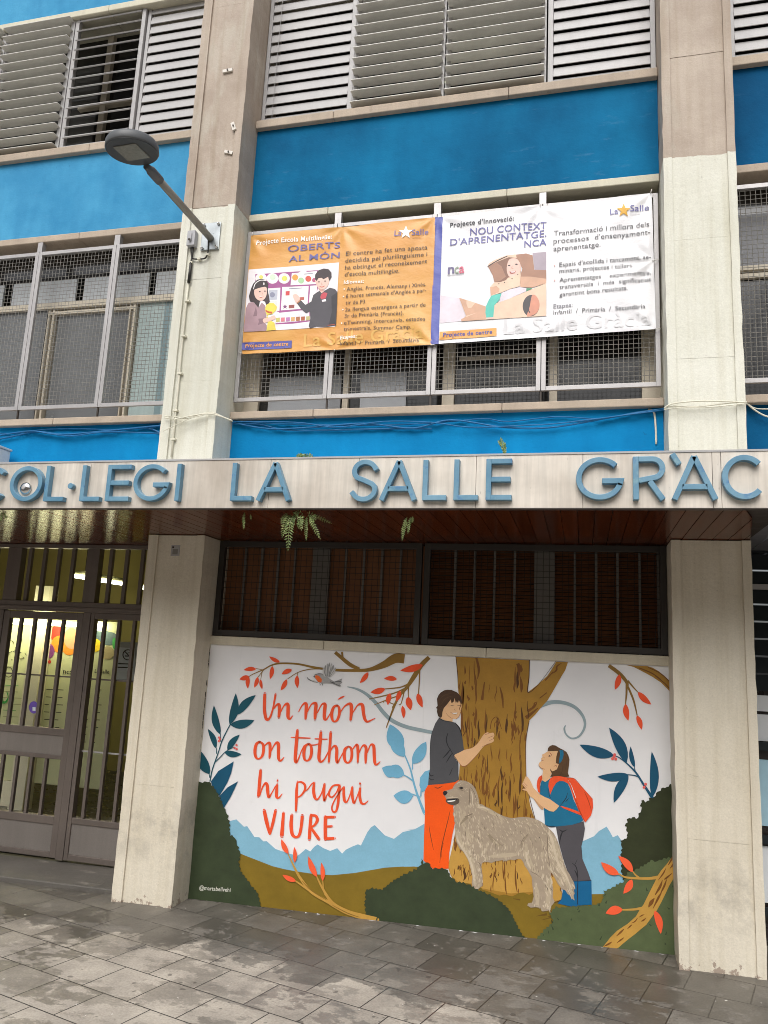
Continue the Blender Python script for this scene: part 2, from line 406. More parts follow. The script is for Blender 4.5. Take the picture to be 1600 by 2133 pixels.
BLUE_R = blue_mat('blue_paint_deep', '#064a72', '#0c5c88', 0.08)
BLUE_B = blue_mat('blue_paint_vivid', '#0a78ae', '#1088c2', 0.05)  # lower panels: a more vivid blue
STONE = mat('sill_stone', '#b7a795', 0.75, 0.16, 4, 0.25, 70, 0.10, mark=('#8d7c6b', 0.62, 0.74, (9, 9, 9)))
CREAM = mat('lintel_cream', '#d0cbb6', 0.7, 0.1, 3, 0.2, 60, 0.08, mark=('#a69d88', 0.66, 0.76, (6, 6, 14)))
ALU = mat('grey_aluminium', '#b4b1b0', 0.42, 0.1, 5, 0, 60, 0.08, metal=0.35)
WIRE = mat('galvanised_wire', '#8f8c86', 0.45, 0.12, 6, metal=0.4, grain=0)
WHITE_PAINT = mat('white_enamel', '#adabaa', 0.42, 0.05, 4, 0, 60, 0.05)
GREY_SLAT = mat('grey_enamel', '#cfcdc6', 0.45, 0.06, 4, 0, 60, 0.08)
DARK = mat('dark_interior', '#16130f', 0.8, 0.2, 2)
BRONZE = mat('brown_bronze_metal', '#7b716a', 0.45, 0.10, 3, 0, 60, 0.08, metal=0.55)
BRONZE_P = mat('grey_sheet_metal', '#8f8882', 0.38, 0.10, 2, 0, 60, 0.08, metal=0.5)

XL0, XL1 = -3.072, -2.624                        # left pillar
XR0, XR1 = 0.524, 0.978                          # right pillar
Y_BLUE, Y_SILL, Y_LINT = 0.275, 0.23, 0.25
BAYS = ((-6.75, XL0), (XL1, XR0), (XR1, 3.6))

bld = thing('school_building', 'blue and cream school facade with concrete pillars and a long canopy', 'building', (-1.05, 0.3, 0))

def pillar(x0, x1, sl, sr):
    """front strips on both edges stand 15 mm proud of the cast panels between them"""
    for (za, zb, M_, segs) in ((ground((x0 + x1) / 2) - 0.2, 2.441, PIL_LOW, (0.705,)), (2.70, 7.9, PIL_UP, (2.98, 3.62, 4.45, 5.06, 5.83, 6.9))):
        mb = MB()
        cuts = [za] + [s for s in segs] + [zb]
        rng = random.Random(int(x0 * 100 + za * 10))
        for a, b in zip(cuts, cuts[1:]):
            d = 0.016 + rng.uniform(-0.002, 0.003)
            mb.box(x0 + sl, x1 - sr, d, 0.30, a + 0.0006, b - 0.0006, M_)
        mb.box(x0 + sl - 0.001, x1 - sr + 0.001, 0.024, 0.30, za, zb, M_)
        dep = 0.60 if za < 1 else 0.30
        rg2 = random.Random(5 + int(x0 * 10))
        for a, b in ((x0, x0 + sl), (x1 - sr, x1)):                # worn, slightly wavering arrises
            n = int((zb - za) / 0.09); w0 = []
            for k in range(n + 1):
                z = za + (zb - za) * k / n
                w0.append((z, a + (rg2.uniform(-.0032, .0032) if a == x0 else rg2.uniform(-.001, .001)), b + (rg2.uniform(-.0032, .0032) if b == x1 else rg2.uniform(-.001, .001))))
            for (z1, a1, b1), (z2, a2, b2) in zip(w0, w0[1:]):
                mb.hexa([(a1, 0, z1), (b1, 0, z1), (b1, dep, z1), (a1, dep, z1), (a2, 0, z2), (b2, 0, z2), (b2, dep, z2), (a2, dep, z2)], M_)
        bmesh.ops.remove_doubles(mb.bm, verts=mb.bm.verts, dist=1e-5)
        mb.build('pillar', M_, bld)
pillar(XL0, XL1, 0.075, 0.06)
pillar(XR0, XR1, 0.056, 0.05)

def slab(name, x0, x1, y0, y1, z0, z1, m_, joints=(), bev=0.006, label=None):
    mb = MB(); c = [x0] + [j for j in joints if x0 < j < x1] + [x1]
    for a, b in zip(c, c[1:]): mb.box(a + 0.0015, b - 0.0015, y0, y1, z0, z1, m_)
    return mb.build(name, m_, bld, label, bevel=bev)
JO = (-4.2, -1.95, -0.55, 2.0)
for bi, (x0, x1) in enumerate(BAYS):
    um = (BLUE_L, BLUE_C, BLUE_R)[bi]
    slab('spandrel_panel', x0, x1, Y_BLUE, 0.45, 5.108, 5.882, um, bev=0)
    slab('spandrel_panel', x0, x1, Y_BLUE, 0.45, 2.70, 3.382, BLUE_R if bi == 2 else BLUE_B, bev=0)
    slab('spandrel_panel', x0, x1, Y_BLUE, 0.45, 7.375, 8.1, um, bev=0)
    slab('sill', x0, x1, Y_SILL, 0.62, 5.880, 5.952, STONE, JO)
    slab('lintel', x0, x1, Y_LINT, 0.62, 5.050, 5.110, CREAM if bi == 1 else STONE, JO)
    slab('sill', x0, x1, 0.222, 0.62, 3.380, 3.436, STONE, JO)
    slab('lintel', x0, x1, Y_LINT, 0.62, 7.315, 7.378, CREAM, JO)
    mb = MB(); mb.box(x0, x1, 1.5, 1.55, 3.3, 8.2, DARK); mb.box(x0, x1, 0.62, 1.5, 5.0, 5.06, DARK); mb.box(x0, x1, 0.62, 1.5, 7.4, 7.45, DARK)
    mb.box(x0, x0 + .02, 0.60, 1.5, 3.3, 8.2, DARK); mb.box(x1 - .02, x1, 0.60, 1.5, 3.3, 8.2, DARK); mb.build('room_wall', DARK, bld)
# jambs between pillar and windows
for x0, x1 in ((XL0 - 0.0, XL0 + 0.12), (XL1 - 0.12, XL1), (XR0, XR0 + 0.12), (XR1 - 0.12, XR1)): mb = MB(); mb.box(x0, x1, 0.301, 0.62, 2.7, 8.1, PIL_UP); mb.build('jamb', PIL_UP, bld)

# ------------------------------------------------------------------ canopy
def fascia_mat():
    mt = bpy.data.materials.new('brushed_fascia'); t, bs = nodes(mt); p = pos(t)
    c = mix(t, ramp(t, noise(t, pos(t, (1.3, 1, 2.2)), 1.3, 5, 0.6), 0.3, 0.72), rgb('#bfb8ac'), rgb('#e0dace'))
    s = ramp(t, noise(t, pos(t, (34, 1, 1.6)), 1.0, 5, 0.65), 0.34, 0.68, (.80, .79, .79, 1), (1.02, 1.0, 1.0, 1)); c = mix(t, 1.0, c, s, 'MULTIPLY')
    k = ramp(t, noise(t, pos(t, (70, 1, 16)), 1.0, 6, 0.7), 0.64, 0.71); loc = ramp(t, noise(t, pos(t, (1.5, 1, 2)), 1.0, 3), 0.40, 0.55)
    c = mix(t, math_(t, 'MULTIPLY', math_(t, 'MULTIPLY', k, loc), 0.85), c, rgb('#5f5347'))
    br_ = ramp(t, noise(t, pos(t, (2.2, 1, 1.2)), 1.0, 5, 0.6), 0.5, 0.72); c = mix(t, math_(t, 'MULTIPLY', br_, 0.45), c, rgb('#8d7d6d'))
    sp = ramp(t, noise(t, p, 60, 3, 0.6), 0.70, 0.74); c = mix(t, math_(t, 'MULTIPLY', sp, 0.4), c, rgb('#5f564f'))
    t.links.new(c, bs.inputs['Base Color']); bs.inputs['Metallic'].default_value = 0.2
    t.links.new(ramp(t, noise(t, pos(t, (40, 1, 2)), 1.0, 4), 0.3, 0.7, (.38,) * 3 + (1,), (.56,) * 3 + (1,)), bs.inputs['Roughness'])
    bump(t, bs, noise(t, pos(t, (3, 1, 3)), 1.0, 3), 0.12, 0.02)
    return mt
FASCIA = fascia_mat()
CX0, CX1 = -6.8, 3.6
mb = MB(); js = [CX0, -5.2, -4.05, -2.9, -1.727, -1.2, -0.55, 0.0, 0.62, 0.66, 1.2, 2.4, CX1]
for a, b in zip(js, js[1:]): mb.box(a + 0.0008, b - 0.0008, -1.0, -0.975, 2.444, 2.728, FASCIA)
mb.build('fascia', FASCIA, bld, bevel=0.0015)
mb = MB(); mb.box(CX0, CX1, -1.004, -0.90, 2.728, 2.738, WHITE_PAINT); mb.build('edge_trim', WHITE_PAINT, bld)
ROOF = mat('canopy_screed', '#c9c6bf', 0.8, 0.15, 3, 0.2)
mb = MB(); mb.box(CX0, CX1, -0.975, 0.28, 2.56, 2.70, ROOF); mb.build('canopy_roof', ROOF, bld)
TRIM = mat('dark_trim', '#3c342e', 0.5, 0.1)
mb = MB(); mb.box(CX0, CX1, -0.998, -0.965, 2.4385, 2.444, TRIM); mb.build('drip_edge', TRIM, bld)
def wood_mat():
    mt = bpy.data.materials.new('varnished_boards'); t, bs = nodes(mt); p = pos(t)
    g = noise(t, pos(t, (38, 1.6, 1)), 1.0, 5, 0.6)
    c = mix(t, ramp(t, g, 0.3, 0.72), rgb('#3f1c0f'), rgb('#6a3319'))
    c = mix(t, ramp(t, noise(t, pos(t, (11, 0.2, 1)), 1.0, 2), 0.35, 0.65), c, mix(t, 0.5, c, rgb('#3a1a0d')))
    t.links.new(c, bs.inputs['Base Color']); bs.inputs['Roughness'].default_value = 0.2; bs.inputs['Specular IOR Level'].default_value = 0.10
    bump(t, bs, g, 0.05, 0.004); return mt
WOOD = wood_mat()
GREYB = mat('grey_metal_boards', '#8d8d92', 0.35, 0.1, 3, metal=0.4)
mb = MB(); x = CX0; rng = random.Random(3); bwid = 0.088
EDGE = lambda y: 0.80 + (y + 0.99) * 0.178           # the boards stop on a slanting line, a neighbour's metal ceiling goes on
while x < 0.98:
    x1 = x + bwid - 0.004; dz = rng.uniform(0, 0.0012)
    y1 = 0.62
    if x1 > EDGE(-0.99):
        ya = max(-0.966, (x - 0.80) / 0.178 - 0.99); yb = max(-0.966, (x1 - 0.80) / 0.178 - 0.99); za, zb = 2.4455 + dz, 2.458
        if yb < 0.6: mb.hexa([(x, ya, za), (x1, yb, za), (x1, y1, za), (x, y1, za), (x, ya, zb), (x1, yb, zb), (x1, y1, zb), (x, y1, zb)], WOOD)
    else: mb.box(x, x1, -0.966, y1, 2.4455 + dz, 2.458, WOOD)
    x += bwid
mb.box(CX0, 0.98, -0.966, 0.62, 2.4585, 2.47, TRIM)
mb.build('soffit', WOOD, bld)
mb = MB()
for k in range(22):
    x = 0.82 + k * 0.13; mb.box(x, x + 0.122, -0.966, 0.9, 2.4595, 2.466, GREYB)
mb.build('neighbouring_soffit', GREYB, bld)
# wall under the ground floor windows, its coping, and the dark back of the rooms
CONC_L = mat('coping_cream', '#cfc6b0', 0.7, 0.1, 3, 0.25, 60, 0.08, mark=('#9c927c', 0.66, 0.75, (5, 5, 12)))
slab('coping', XL1 - .01, XR0 + .01, 0.222, 0.56, 1.676, 1.738, CONC_L, (-1.755, -0.62), bev=0.004)
# ------------------------------------------------------------------ the other side of the street: unseen building, added and sized to close off the low sky; shows in the panes
OPP = mat('ochre_render', '#ddd3c4', 0.8, 0.12, 0.4, 0.1, 20, 0.08); OPW = mat('dark_window', '#20242a', 0.15, 0.1, 1); OPF = mat('pale_window_trim', '#c9c4ba', 0.6)
opp = thing('unseen_building', 'unseen rendered building across the street, sized to close off the low sky', 'building', (0, -15, 0))
mb = MB(); mb.box(-32, 32, -19, -15, -1.2, 6.6, OPP); mb.build('wall', OPP, opp)
mb = MB(); mb.box(-32.3, 32.3, -19, -14.6, 6.6, 7.0, OPF); mb.build('cornice', OPF, opp)
wm = fm = None
for fl in range(2):
    for k in range(-9, 10):
        if wm is None:
            mb = MB(); frame_ = [(-.75, -.65), (.65, .75)]
            for a, b in frame_: mb.box(a, b, .0, .10, 0, 2.0, OPF)
            mb.box(-.65, .65, 0.001, .099, -.0, .1, OPF); mb.box(-.65, .65, 0.001, .099, 1.9, 2.0, OPF); mb.box(-.04, .04, .0, .06, .1, 1.9, OPF); mb.box(-.65, .65, 0.002, .03, .1, 1.9, OPW)
            wo1 = mb.build('window', None, None); wo1.parent = opp; wm = wo1
            o = wo1
        else:
            o = wm.copy(); COL.objects.link(o); o.parent = opp
        o.location = (k * 3.2, 0.001, 0.9 + fl * 3.0)
# ------------------------------------------------------------------ first floor: windows, mesh guards
FRAME_B = mat('beige_window_frame', '#cdc3b0', 0.5, 0.1, 3)
GLASS_G = mat('grey_blind_reflection', '#6f7172', 0.22, 0.12, 1.5, spec=0.6)  # grey blind and mid-grey reflection painted as one diffuse colour
GLASS_D = mat('dark_glass', '#1d1c1b', 0.12, 0.2, 1.2, spec=0.7)
GLASS_A = mat('pale_blind', '#a9bab8', 0.35, 0.08, 2, spec=0.5, streak=0.12)
GLASS_W = mat('pale_pane_reflection', '#b9bdc0', 0.35, 0.08, 2, streak=0.1)  # transom panes: pale reflection painted into the colour
PAPER = mat('pale_desk_panel', '#a3a6aa', 0.6, 0.06)
YW = 0.47
def rect(mb, x0, x1, z0, z1, y0, y1, m_): mb.box(x0, x1, y0, y1, z0, z1, m_)
def glazing(x0, x1, posts, panes, rails=()):
    mb = MB()
    for a, b in posts: mb.box(a, b, YW - 0.03, YW + 0.05, 3.436, 4.50 if -4.6 < a < -3.6 else 5.05, FRAME_B)
    for a, b, z0, z1 in rails: mb.box(a, b, YW - 0.026, YW + 0.046, z0, z1, FRAME_B)
    f = mb.build('window', FRAME_B, bld, bevel=0.002)
    for (a, b, z0, z1, m_) in panes:
        q = MB(); q.box(a, b, YW + 0.004, YW + 0.016, z0, z1, m_); q.build('pane', m_, f)
zt = 4.52
# left bay: grey blinds with painted reflection behind a sliding frame, pale blind at the right, light strip of transom panes
glazing(-6.7, XL0, [(-5.35, -5.31), (-4.565, -4.55), (-4.52, -4.50), (-3.755, -3.743), (-3.715, -3.698)],
        [(-6.7, -5.35, 3.44, zt, GLASS_G), (-5.29, -4.60, 3.44, zt, GLASS_G), (-4.48, -3.78, 3.44, zt - .03, GLASS_G), (-3.68, -3.44, 3.44, zt, GLASS_A), (-3.38, XL0, 3.44, zt, GLASS_A),
         (-3.44, -3.38, 3.44, zt, mat('blue_grey_bar', '#7b9296', 0.4)),
         (-6.7, -5.1, zt + .06, 4.80, GLASS_W), (-5.0, -4.34, zt + .06, 4.80, GLASS_W), (-4.26, -3.62, zt + .06, 4.80, GLASS_W), (-3.55, XL0, zt + .06, 4.80, GLASS_W),
         (-6.7, XL0, 4.80, 5.05, GLASS_D)],
        [(-6.7, XL0, zt, zt + .055), (-4.55, -3.7, zt - .06, zt - .03)])
# middle bay: mostly dark room, pale boards standing low behind the glass
glazing(XL1, XR0, [(XL1, -2.50), (-1.80, -1.755), (-1.02, -0.93), (-0.235, -0.18), (0.40, XR0)],
        [(-2.50, -1.80, 3.44, 4.6, GLASS_D), (-1.755, -1.02, 3.44, 4.6, GLASS_D), (-0.93, -0.235, 3.44, 4.6, GLASS_D), (-0.18, 0.40, 3.44, 4.6, GLASS_D), (XL1, XR0, 4.66, 5.05, GLASS_D)],
        [(XL1, XR0, 4.6, 4.655)])
mb = MB()
for a, b, z1 in ((-2.42, -1.82, 3.78), (-1.66, -1.30, 3.79)): mb.box(a, b, YW - 0.012, YW + 0.0025, 3.437, z1, PAPER)
mb.build('board_panel', PAPER, bld)
mb = MB(); mb.box(-0.9, -0.30, YW - .012, YW + .002, 3.86, 3.885, FRAME_B); mb.build('blind_rail', FRAME_B, bld)
glazing(XR1, 3.6, [(XR1, 1.0), (1.9, 1.95), (2.8, 2.85)],
        [(1.0, 1.9, 3.44, 4.36, GLASS_D), (1.0, 1.9, 4.46, 4.86, mat('grey_sky_blind', '#77787c', 0.3)), (1.95, 2.8, 3.44, 5.05, GLASS_D), (2.85, 3.6, 3.44, 5.05, GLASS_D), (1.0, 1.9, 4.86, 5.05, GLASS_D)],
        [(XR1, 3.6, 4.36, 4.395), (XR1, 3.6, 4.42, 4.455)])

def guard(label, x0, x1, posts, left, right):
    root = thing('window_guard', label, 'window guard', ((x0 + x1) / 2, 0.25, 3.525), 'steel mesh guards over the first floor windows')
    ed = [x0] + [(a + b) / 2 for a, b in posts] + [x1]
    for k in range(len(ed) - 1):
        a, b = ed[k] + 0.002, ed[k + 1] - 0.002; fw = 0.032; za, zb = 3.525, 4.958
        fr = MB()
        fr.box(a, a + fw, 0.25, 0.275, za, zb, ALU); fr.box(b - fw, b, 0.25, 0.275, za, zb, ALU)
        fr.box(a + fw, b - fw, 0.2508, 0.274, za, za + fw, ALU); fr.box(a + fw, b - fw, 0.2508, 0.274, zb - fw, zb, ALU)
        f = fr.build('frame', ALU, root, bevel=0.002)
        ms = MB(); p_ = 0.0335; r = 0.0021
        x = a + fw + p_ * 0.6; i = 0
        while x < b - fw:
            w = 0.0016 * (1 if i % 2 else -1); zz = [za + fw - 0.004 + (zb - za - 2 * fw + 0.008) * j / 6 for j in range(7)]
            ms.tube([(x, 0.2625 + (w if j % 2 else -w), z) for j, z in enumerate(zz)], r, 4, WIRE, False); x += p_; i += 1
        z = za + fw + p_ * 0.6; i = 0
        while z < zb - fw:
            w = 0.0016 * (1 if i % 2 else -1); n = 5
            ms.tube([(a + fw - 0.004 + (b - a - 2 * fw + 0.008) * j / n, 0.2665 + (w if j % 2 else -w), z) for j in range(n + 1)], r, 4, WIRE, False); z += p_; i += 1
        ms.build('mesh', WIRE, f)
    mb = MB()
    for a, b in posts:
        mb.box(a + 0.004, b - 0.004, 0.252, 0.30, 4.9585, 5.0498, ALU)
        mb.box((a + b) / 2 - .006, (a + b) / 2 + .006, 0.258, 0.272, 3.4365, 3.5245, TRIM)
    mb.build('fixing_post', ALU, root)
    return root
guard('steel mesh guard over the window left of the street lamp', -6.3, XL0 - 0.012, [(-6.14, -6.09), (-5.37, -5.31), (-4.61, -4.555), (-3.85, -3.79)], 0, 0)
guard('steel mesh guard that carries the two printed banners', XL1 + 0.004, XR0 - 0.012, [(-1.89, -1.83), (-1.10, -1.04), (-0.315, -0.258)], 1, 1)
guard('steel mesh guard at the right edge, beyond the plain cream pillar', XR1 + 0.012, 3.5, [(1.78, 1.83), (2.6, 2.65)], 0, 0)

# ------------------------------------------------------------------ second floor: louvred shutters
def shutter(label, x0, x1, tilt, m_, rails, cord=False):
    """slats 0.088 m wide at 0.1 m pitch, turned about their long axis; tilt 90 = shut, 0 = level"""
    y = 0.325 if tilt > 60 else 0.30
    root = thing('louvre_shutter', label, 'shutter', ((x0 + x1) / 2, y, 5.953), 'louvred shutters of the second floor')
    mb = MB(); fw = rails
    for a, b in ((x0, x0 + fw[0]), (x1 - fw[1], x1)): mb = MB(); mb.box(a, b, y - 0.012, y + 0.03, 5.953, 7.314, WHITE_PAINT); mb.build('frame_post', WHITE_PAINT, root, bevel=0.002)
    sl = MB(); t_ = R_(tilt); ch = 0.088 if tilt > 60 else 0.098; a, b = x0 + fw[0] + 0.002, x1 - fw[1] - 0.002
    if tilt == 0: a, b = x0 + 0.006, x1 - 0.012
    z = 6.0; rg = random.Random(int(x0 * 50))
    while z < 7.30:
        tt = t_ + rg.uniform(-0.02, 0.02); n = 4; top = []; bot = []
        for k in range(n + 1):                       # a shallow S-curved blade
            s = (k / n - 0.5) * ch; cam_ = 0.004 * math.cos(math.pi * (k / n - 0.5))
            cy = y + 0.0 + s * math.cos(tt) - cam_ * math.sin(tt) * 0.5 - (0.036 if tilt < 20 else 0); cz = z + s * math.sin(tt) + cam_ * math.cos(tt)
            th = 0.0055 if 20 < tilt < 60 else 0.003
            top.append((cy - math.sin(tt) * th, cz + math.cos(tt) * th)); bot.append((cy + math.sin(tt) * th, cz - math.cos(tt) * th))
        loop = top + bot[::-1]
        A_ = [(a, p[0], p[1]) for p in loop]; B_ = [(b, p[0], p[1]) for p in loop]; i = sl.mi(m_)
        va = [sl.bm.verts.new(p) for p in A_]; vb = [sl.bm.verts.new(p) for p in B_]; L = len(loop)
        for k in range(L): sl.bm.faces.new((va[k], va[(k + 1) % L], vb[(k + 1) % L], vb[k]))
        sl.bm.faces.new(va); sl.bm.faces.new(vb)
        z += 0.1
    sl.build('slats', m_, root)
    if cord:
        c = MB(); c.tube([(x0 + 0.11, y - 0.022, 7.3), (x0 + 0.10, y - 0.022, 5.98)], 0.0018, 5, WHITE_PAINT); c.build('cord', WHITE_PAINT, root)
F_ = (0.038, 0.038)
shutter('shut white louvres at the right end of the left bay, above the lamp arm', -3.82, -3.16, 78, WHITE_PAINT, (0.03, 0.02))
shutter('wide open louvres showing the dark room behind the street lamp', -4.56, -3.83, 43, WHITE_PAINT, F_)
shutter('level grey louvres left of the open louvres in the left bay', -5.31, -4.57, 0, GREY_SLAT, F_)
shutter('level grey louvres cut off by the left edge of the photo', -6.06, -5.32, 0, GREY_SLAT, F_)
shutter('shut white louvres with a hanging cord, first in the middle bay', XL1 + 0.005, -1.83, 78, WHITE_PAINT, (0.03, 0.04), True)
shutter('level grey louvres beside the corded white shutter in the middle bay', -1.82, -1.065, 0, GREY_SLAT, F_)
shutter('level grey louvres with a lit tube showing behind them', -1.055, -0.275, 0, GREY_SLAT, F_)
shutter('shut white louvres at the right end of the middle bay, above the white banner', -0.265, XR0 - 0.005, 78, WHITE_PAINT, (0.04, 0.035))
shutter('shut white louvres in the top right corner, beyond the plain pillar', XR1 + 0.045, 1.8, 78, WHITE_PAINT, F_)
mb = MB()                                            # the sliding sashes behind the open louvres
mb.box(-6.7, XL0, 0.55, 0.58, 5.96, 7.31, GLASS_D)
for a, b in ((-4.36, -4.30),): mb.box(a, b, 0.50, 0.548, 5.96, 7.31, FRAME_B)
mb.box(-4.6, -3.7, 0.505, 0.547, 6.55, 6.585, FRAME_B)
mb.build('window', FRAME_B, bld)
TUBE = mat('lit_tube', '#fff6d8', 0.5, 0, emit=1.6, grain=0)
mb = MB(); mb.tube([P(905, 174, 0.40), P(1088, 147.5, 0.40)], 0.008, 8, TUBE)
o = mb.build('ceiling_lamp', TUBE, None, origin=P(995, 160, 0.40)); tag(o, 'lit fluorescent tube glowing between grey louvres above the banners', 'lamp')

# ------------------------------------------------------------------ ground floor: caged windows above the mural
CAGE = mat('dark_cage_metal', '#3c3834', 0.5, 0.15, 3, metal=0.3)
CWIRE = mat('dark_cage_wire', '#2b2926', 0.5, 0.1, metal=0.3, grain=0)
BLIND = mat('brown_wooden_blind', '#7f5436', 0.5, 0.2, 3, streak=0.15, spec=0.25)
BAR = mat('grey_bar', '#64605a', 0.45, 0.1)
def caged(label, x0, x1, bars, wide, slat):
    root = thing('window_grille', label, 'window grille', ((x0 + x1) / 2, 0.24, 1.74), 'caged windows under the canopy')
    za, zb, fw = 1.742, 2.438, 0.042
    fr = MB(); fr.box(x0, x0 + fw, 0.243, 0.285, za, zb, CAGE); fr.box(x1 - fw, x1, 0.243, 0.285, za, zb, CAGE)
    fr.box(x0 + fw, x1 - fw, 0.2438, 0.284, za, za + fw, CAGE); fr.box(x0 + fw, x1 - fw, 0.2438, 0.284, zb - fw, zb, CAGE)
    fr.build('frame', CAGE, root, bevel=0.002)
    ms = MB(); p_ = 0.0415; r = 0.0016; x = x0 + fw + 0.02
    while x < x1 - fw: ms.tube([(x, 0.262, za + fw - .003), (x, 0.262, zb - fw + .003)], r, 4, CWIRE, False); x += p_
    z = za + fw + 0.02
    while z < zb - fw: ms.tube([(x0 + fw - .003, 0.265, z), (x1 - fw + .003, 0.265, z)], r, 4, CWIRE, False); z += p_
    ms.build('mesh', CWIRE, root)
    bl = MB()
    if slat:
        z = 1.745
        while z < 2.43: bl.hexa([(x0, 0.395, z), (x1, 0.395, z), (x1, 0.405, z), (x0, 0.405, z), (x0, 0.41, z + 0.021), (x1, 0.41, z + 0.021), (x1, 0.42, z + 0.021), (x0, 0.42, z + 0.021)], BLIND); z += 0.0245
    else: bl.box(x0, x1, 0.40, 0.42, 1.74, 2.44, BLIND)
    bl.build('blind', BLIND, root)
    rw = MB(); rw.box(x0 - .01, x1 + .01, 0.60, 0.64, 1.70, 2.46, DARK); rw.box(x0 - .01, x1 + .01, 0.43, 0.60, 1.70, 1.735, DARK); rw.build('room_back', DARK, root)
    for b in bars: bb = MB(); bb.box(b - 0.008, b + 0.008, 0.365, 0.382, 1.74, 2.44, BAR); bb.build('bar', BAR, root)
    for a, b in wide: pp = MB(); pp.box(a, b, 0.36, 0.388, 1.74, 2.44, BAR); pp.build('post', BAR, root)
zb_ = lambda ox, sc, u: P(ox + u * sc, 1310, 0.37).x
L_ = [zb_(440, .3125, u) for u in (192, 303, 415, 528, 872, 995, 1118, 1245)]
Rr_ = [zb_(870, .34375, u) for u in (217, 337, 459, 583, 952, 1083, 1214, 1350)]
caged('dark caged window on the left, above the orange painted lettering', XL1 + 0.002, -1.083, L_, [(zb_(440, .3125, 650), zb_(440, .3125, 765))], False)
caged('dark caged window on the right, above the painted girl', -1.065, XR0 - 0.002, Rr_, [(zb_(870, .34375, 703), zb_(870, .34375, 828)), (zb_(870, .34375, 1455), zb_(870, .34375, 1490))], True)
# ------------------------------------------------------------------ entrance: barred metal doors and the lit hall behind
YD = 0.58
GLASS = bpy.data.materials.new('clear_glass'); t_, b_ = nodes(GLASS)
b_.inputs['Transmission Weight'].default_value = 1; b_.inputs['Roughness'].default_value = 0.0; b_.inputs['IOR'].default_value = 1.05; b_.inputs['Base Color'].default_value = (1, 1, 1, 1)
STEP = mat('worn_step_stone', '#5f5b55', 0.55, 0.18, 3, 0.2, 60, mark=('#827c74', 0.60, 0.7, (3, 8, 3)))
mb = MB(); mb.hexa([(-6.7, 0.14, -0.4), (XL0, 0.14, -0.4), (XL0, 0.9, -0.4), (-6.7, 0.9, -0.4), (-6.7, 0.14, ground(-6.7) + 0.045), (XL0, 0.14, ground(XL0) + 0.03), (XL0, 0.9, -0.020), (-6.7, 0.9, -0.030)], STEP)
mb.build('entrance_step', STEP, bld, bevel=0.008)
ent = thing('entrance_door', 'grey brown metal entrance door with vertical bars and glazed side panel', 'door', (-4.2, YD, -0.02))
def frame_rect(mb, x0, x1, z0, z1, fw, y0, y1, m_):
    mb.box(x0, x0 + fw, y0, y1, z0, z1, m_); mb.box(x1 - fw, x1, y0, y1, z0, z1, m_)
    mb.box(x0 + fw, x1 - fw, y0 + 0.001, y1 - 0.001, z0, z0 + fw, m_); mb.box(x0 + fw, x1 - fw, y0 + 0.001, y1 - 0.001, z1 - fw, z1, m_)
XE0, XE1 = -6.6, -3.05
mb = MB()
mb.box(XE0, XE1, YD, YD + 0.07, 2.412, 2.4445, BRONZE); mb.box(XE0, XE1, YD - 0.004, YD + 0.07, 1.885, 1.965, BRONZE); mb.box(XE0, XE1, YD - 0.01, YD - 0.0045, 1.905, 1.925, BRONZE)
for a, b in ((-5.7, -5.57), (-4.76, -4.625), (-3.985, -3.87)): mb.box(a, b, YD + 0.0015, YD + 0.068, 1.966, 2.411, BRONZE)
for a, b in ((-5.72, -5.63), (-4.80, -4.725), (-3.955, -3.888)): mb.box(a, b, YD + 0.0015, YD + 0.068, -0.02, 1.884, BRONZE)
mb.build('frame', BRONZE, ent, bevel=0.003)
for x in [-5.44, -5.3, -5.165, -5.03, -4.895] + [P(u, 1192, YD + .03).x for u in (60, 90, 120, 150, 229, 262, 295)] + [-3.27, -3.13]:
    tb = MB(); tb.box(x - .016, x + .016, YD + .02, YD + .05, 1.966, 2.411, BRONZE); tb.build('transom_bar', BRONZE, ent, bevel=0.002)
def leafdoor(x0, x1, label=None):
    mb = MB(); y0, y1 = YD + 0.006, YD + 0.055
    mb.box(x0, x0 + .06, y0, y1, -.01, 1.878, BRONZE); mb.box(x1 - .055, x1, y0, y1, -.01, 1.878, BRONZE)
    for a, b in ((1.818, 1.878), (0.900, 0.955), (0.72, 0.752), (0.232, 0.292), (-.01, 0.03)): mb.box(x0 + .06, x1 - .055, y0 + .001, y1 - .001, a, b, BRONZE)
    d = mb.build('door_leaf', BRONZE, ent, label, bevel=0.003)
    pm = MB()
    for a, b in ((0.752, 0.900), (0.03, 0.232)): pm.box(x0 + .06, x1 - .055, y0 + .012, y1 - .012, a + .0005, b - .0005, BRONZE_P)
    pm.build('panel', BRONZE_P, d)
    n = 5; xa, xb = x0 + .06, x1 - .055
    for k, u in enumerate((33, 62, 92, 122)):
        x = P(u, 1380, YD + .02).x + x0 + 4.722; bm_ = MB()
        bm_.box(x - .014, x + .014, y0 + .004, y0 + .032, .953, 1.82, BRONZE); bm_.box(x - .012, x + .012, y0 + .004, y0 + .032, .29, .722, BRONZE); bm_.build('bar', BRONZE, d, bevel=0.0015)
    bm_ = MB(); bm_.box(xa, xb, y0 + .034, y0 + .042, 1.355, 1.367, BRONZE)
    bm_.build('cross_bar', BRONZE, d)
    g = MB(); g.box(xa, xb, y0 + .044, y0 + .047, .955, 1.818, GLASS); g.box(xa, xb, y0 + .044, y0 + .047, .292, .72, GLASS); g.build('pane', GLASS, d)
leafdoor(-5.627, -4.803); leafdoor(-4.722, -3.958)
mb = MB(); y0, y1 = YD + .004, YD + .06; xa, xb = -3.885, XE1
mb.box(xa, xa + .035, y0, y1, -.015, 1.884, BRONZE)
for a, b in ((1.835, 1.884), (0.255, 0.30), (-.015, 0.03)): mb.box(xa + .035, xb, y0 + .001, y1 - .001, a, b, BRONZE)
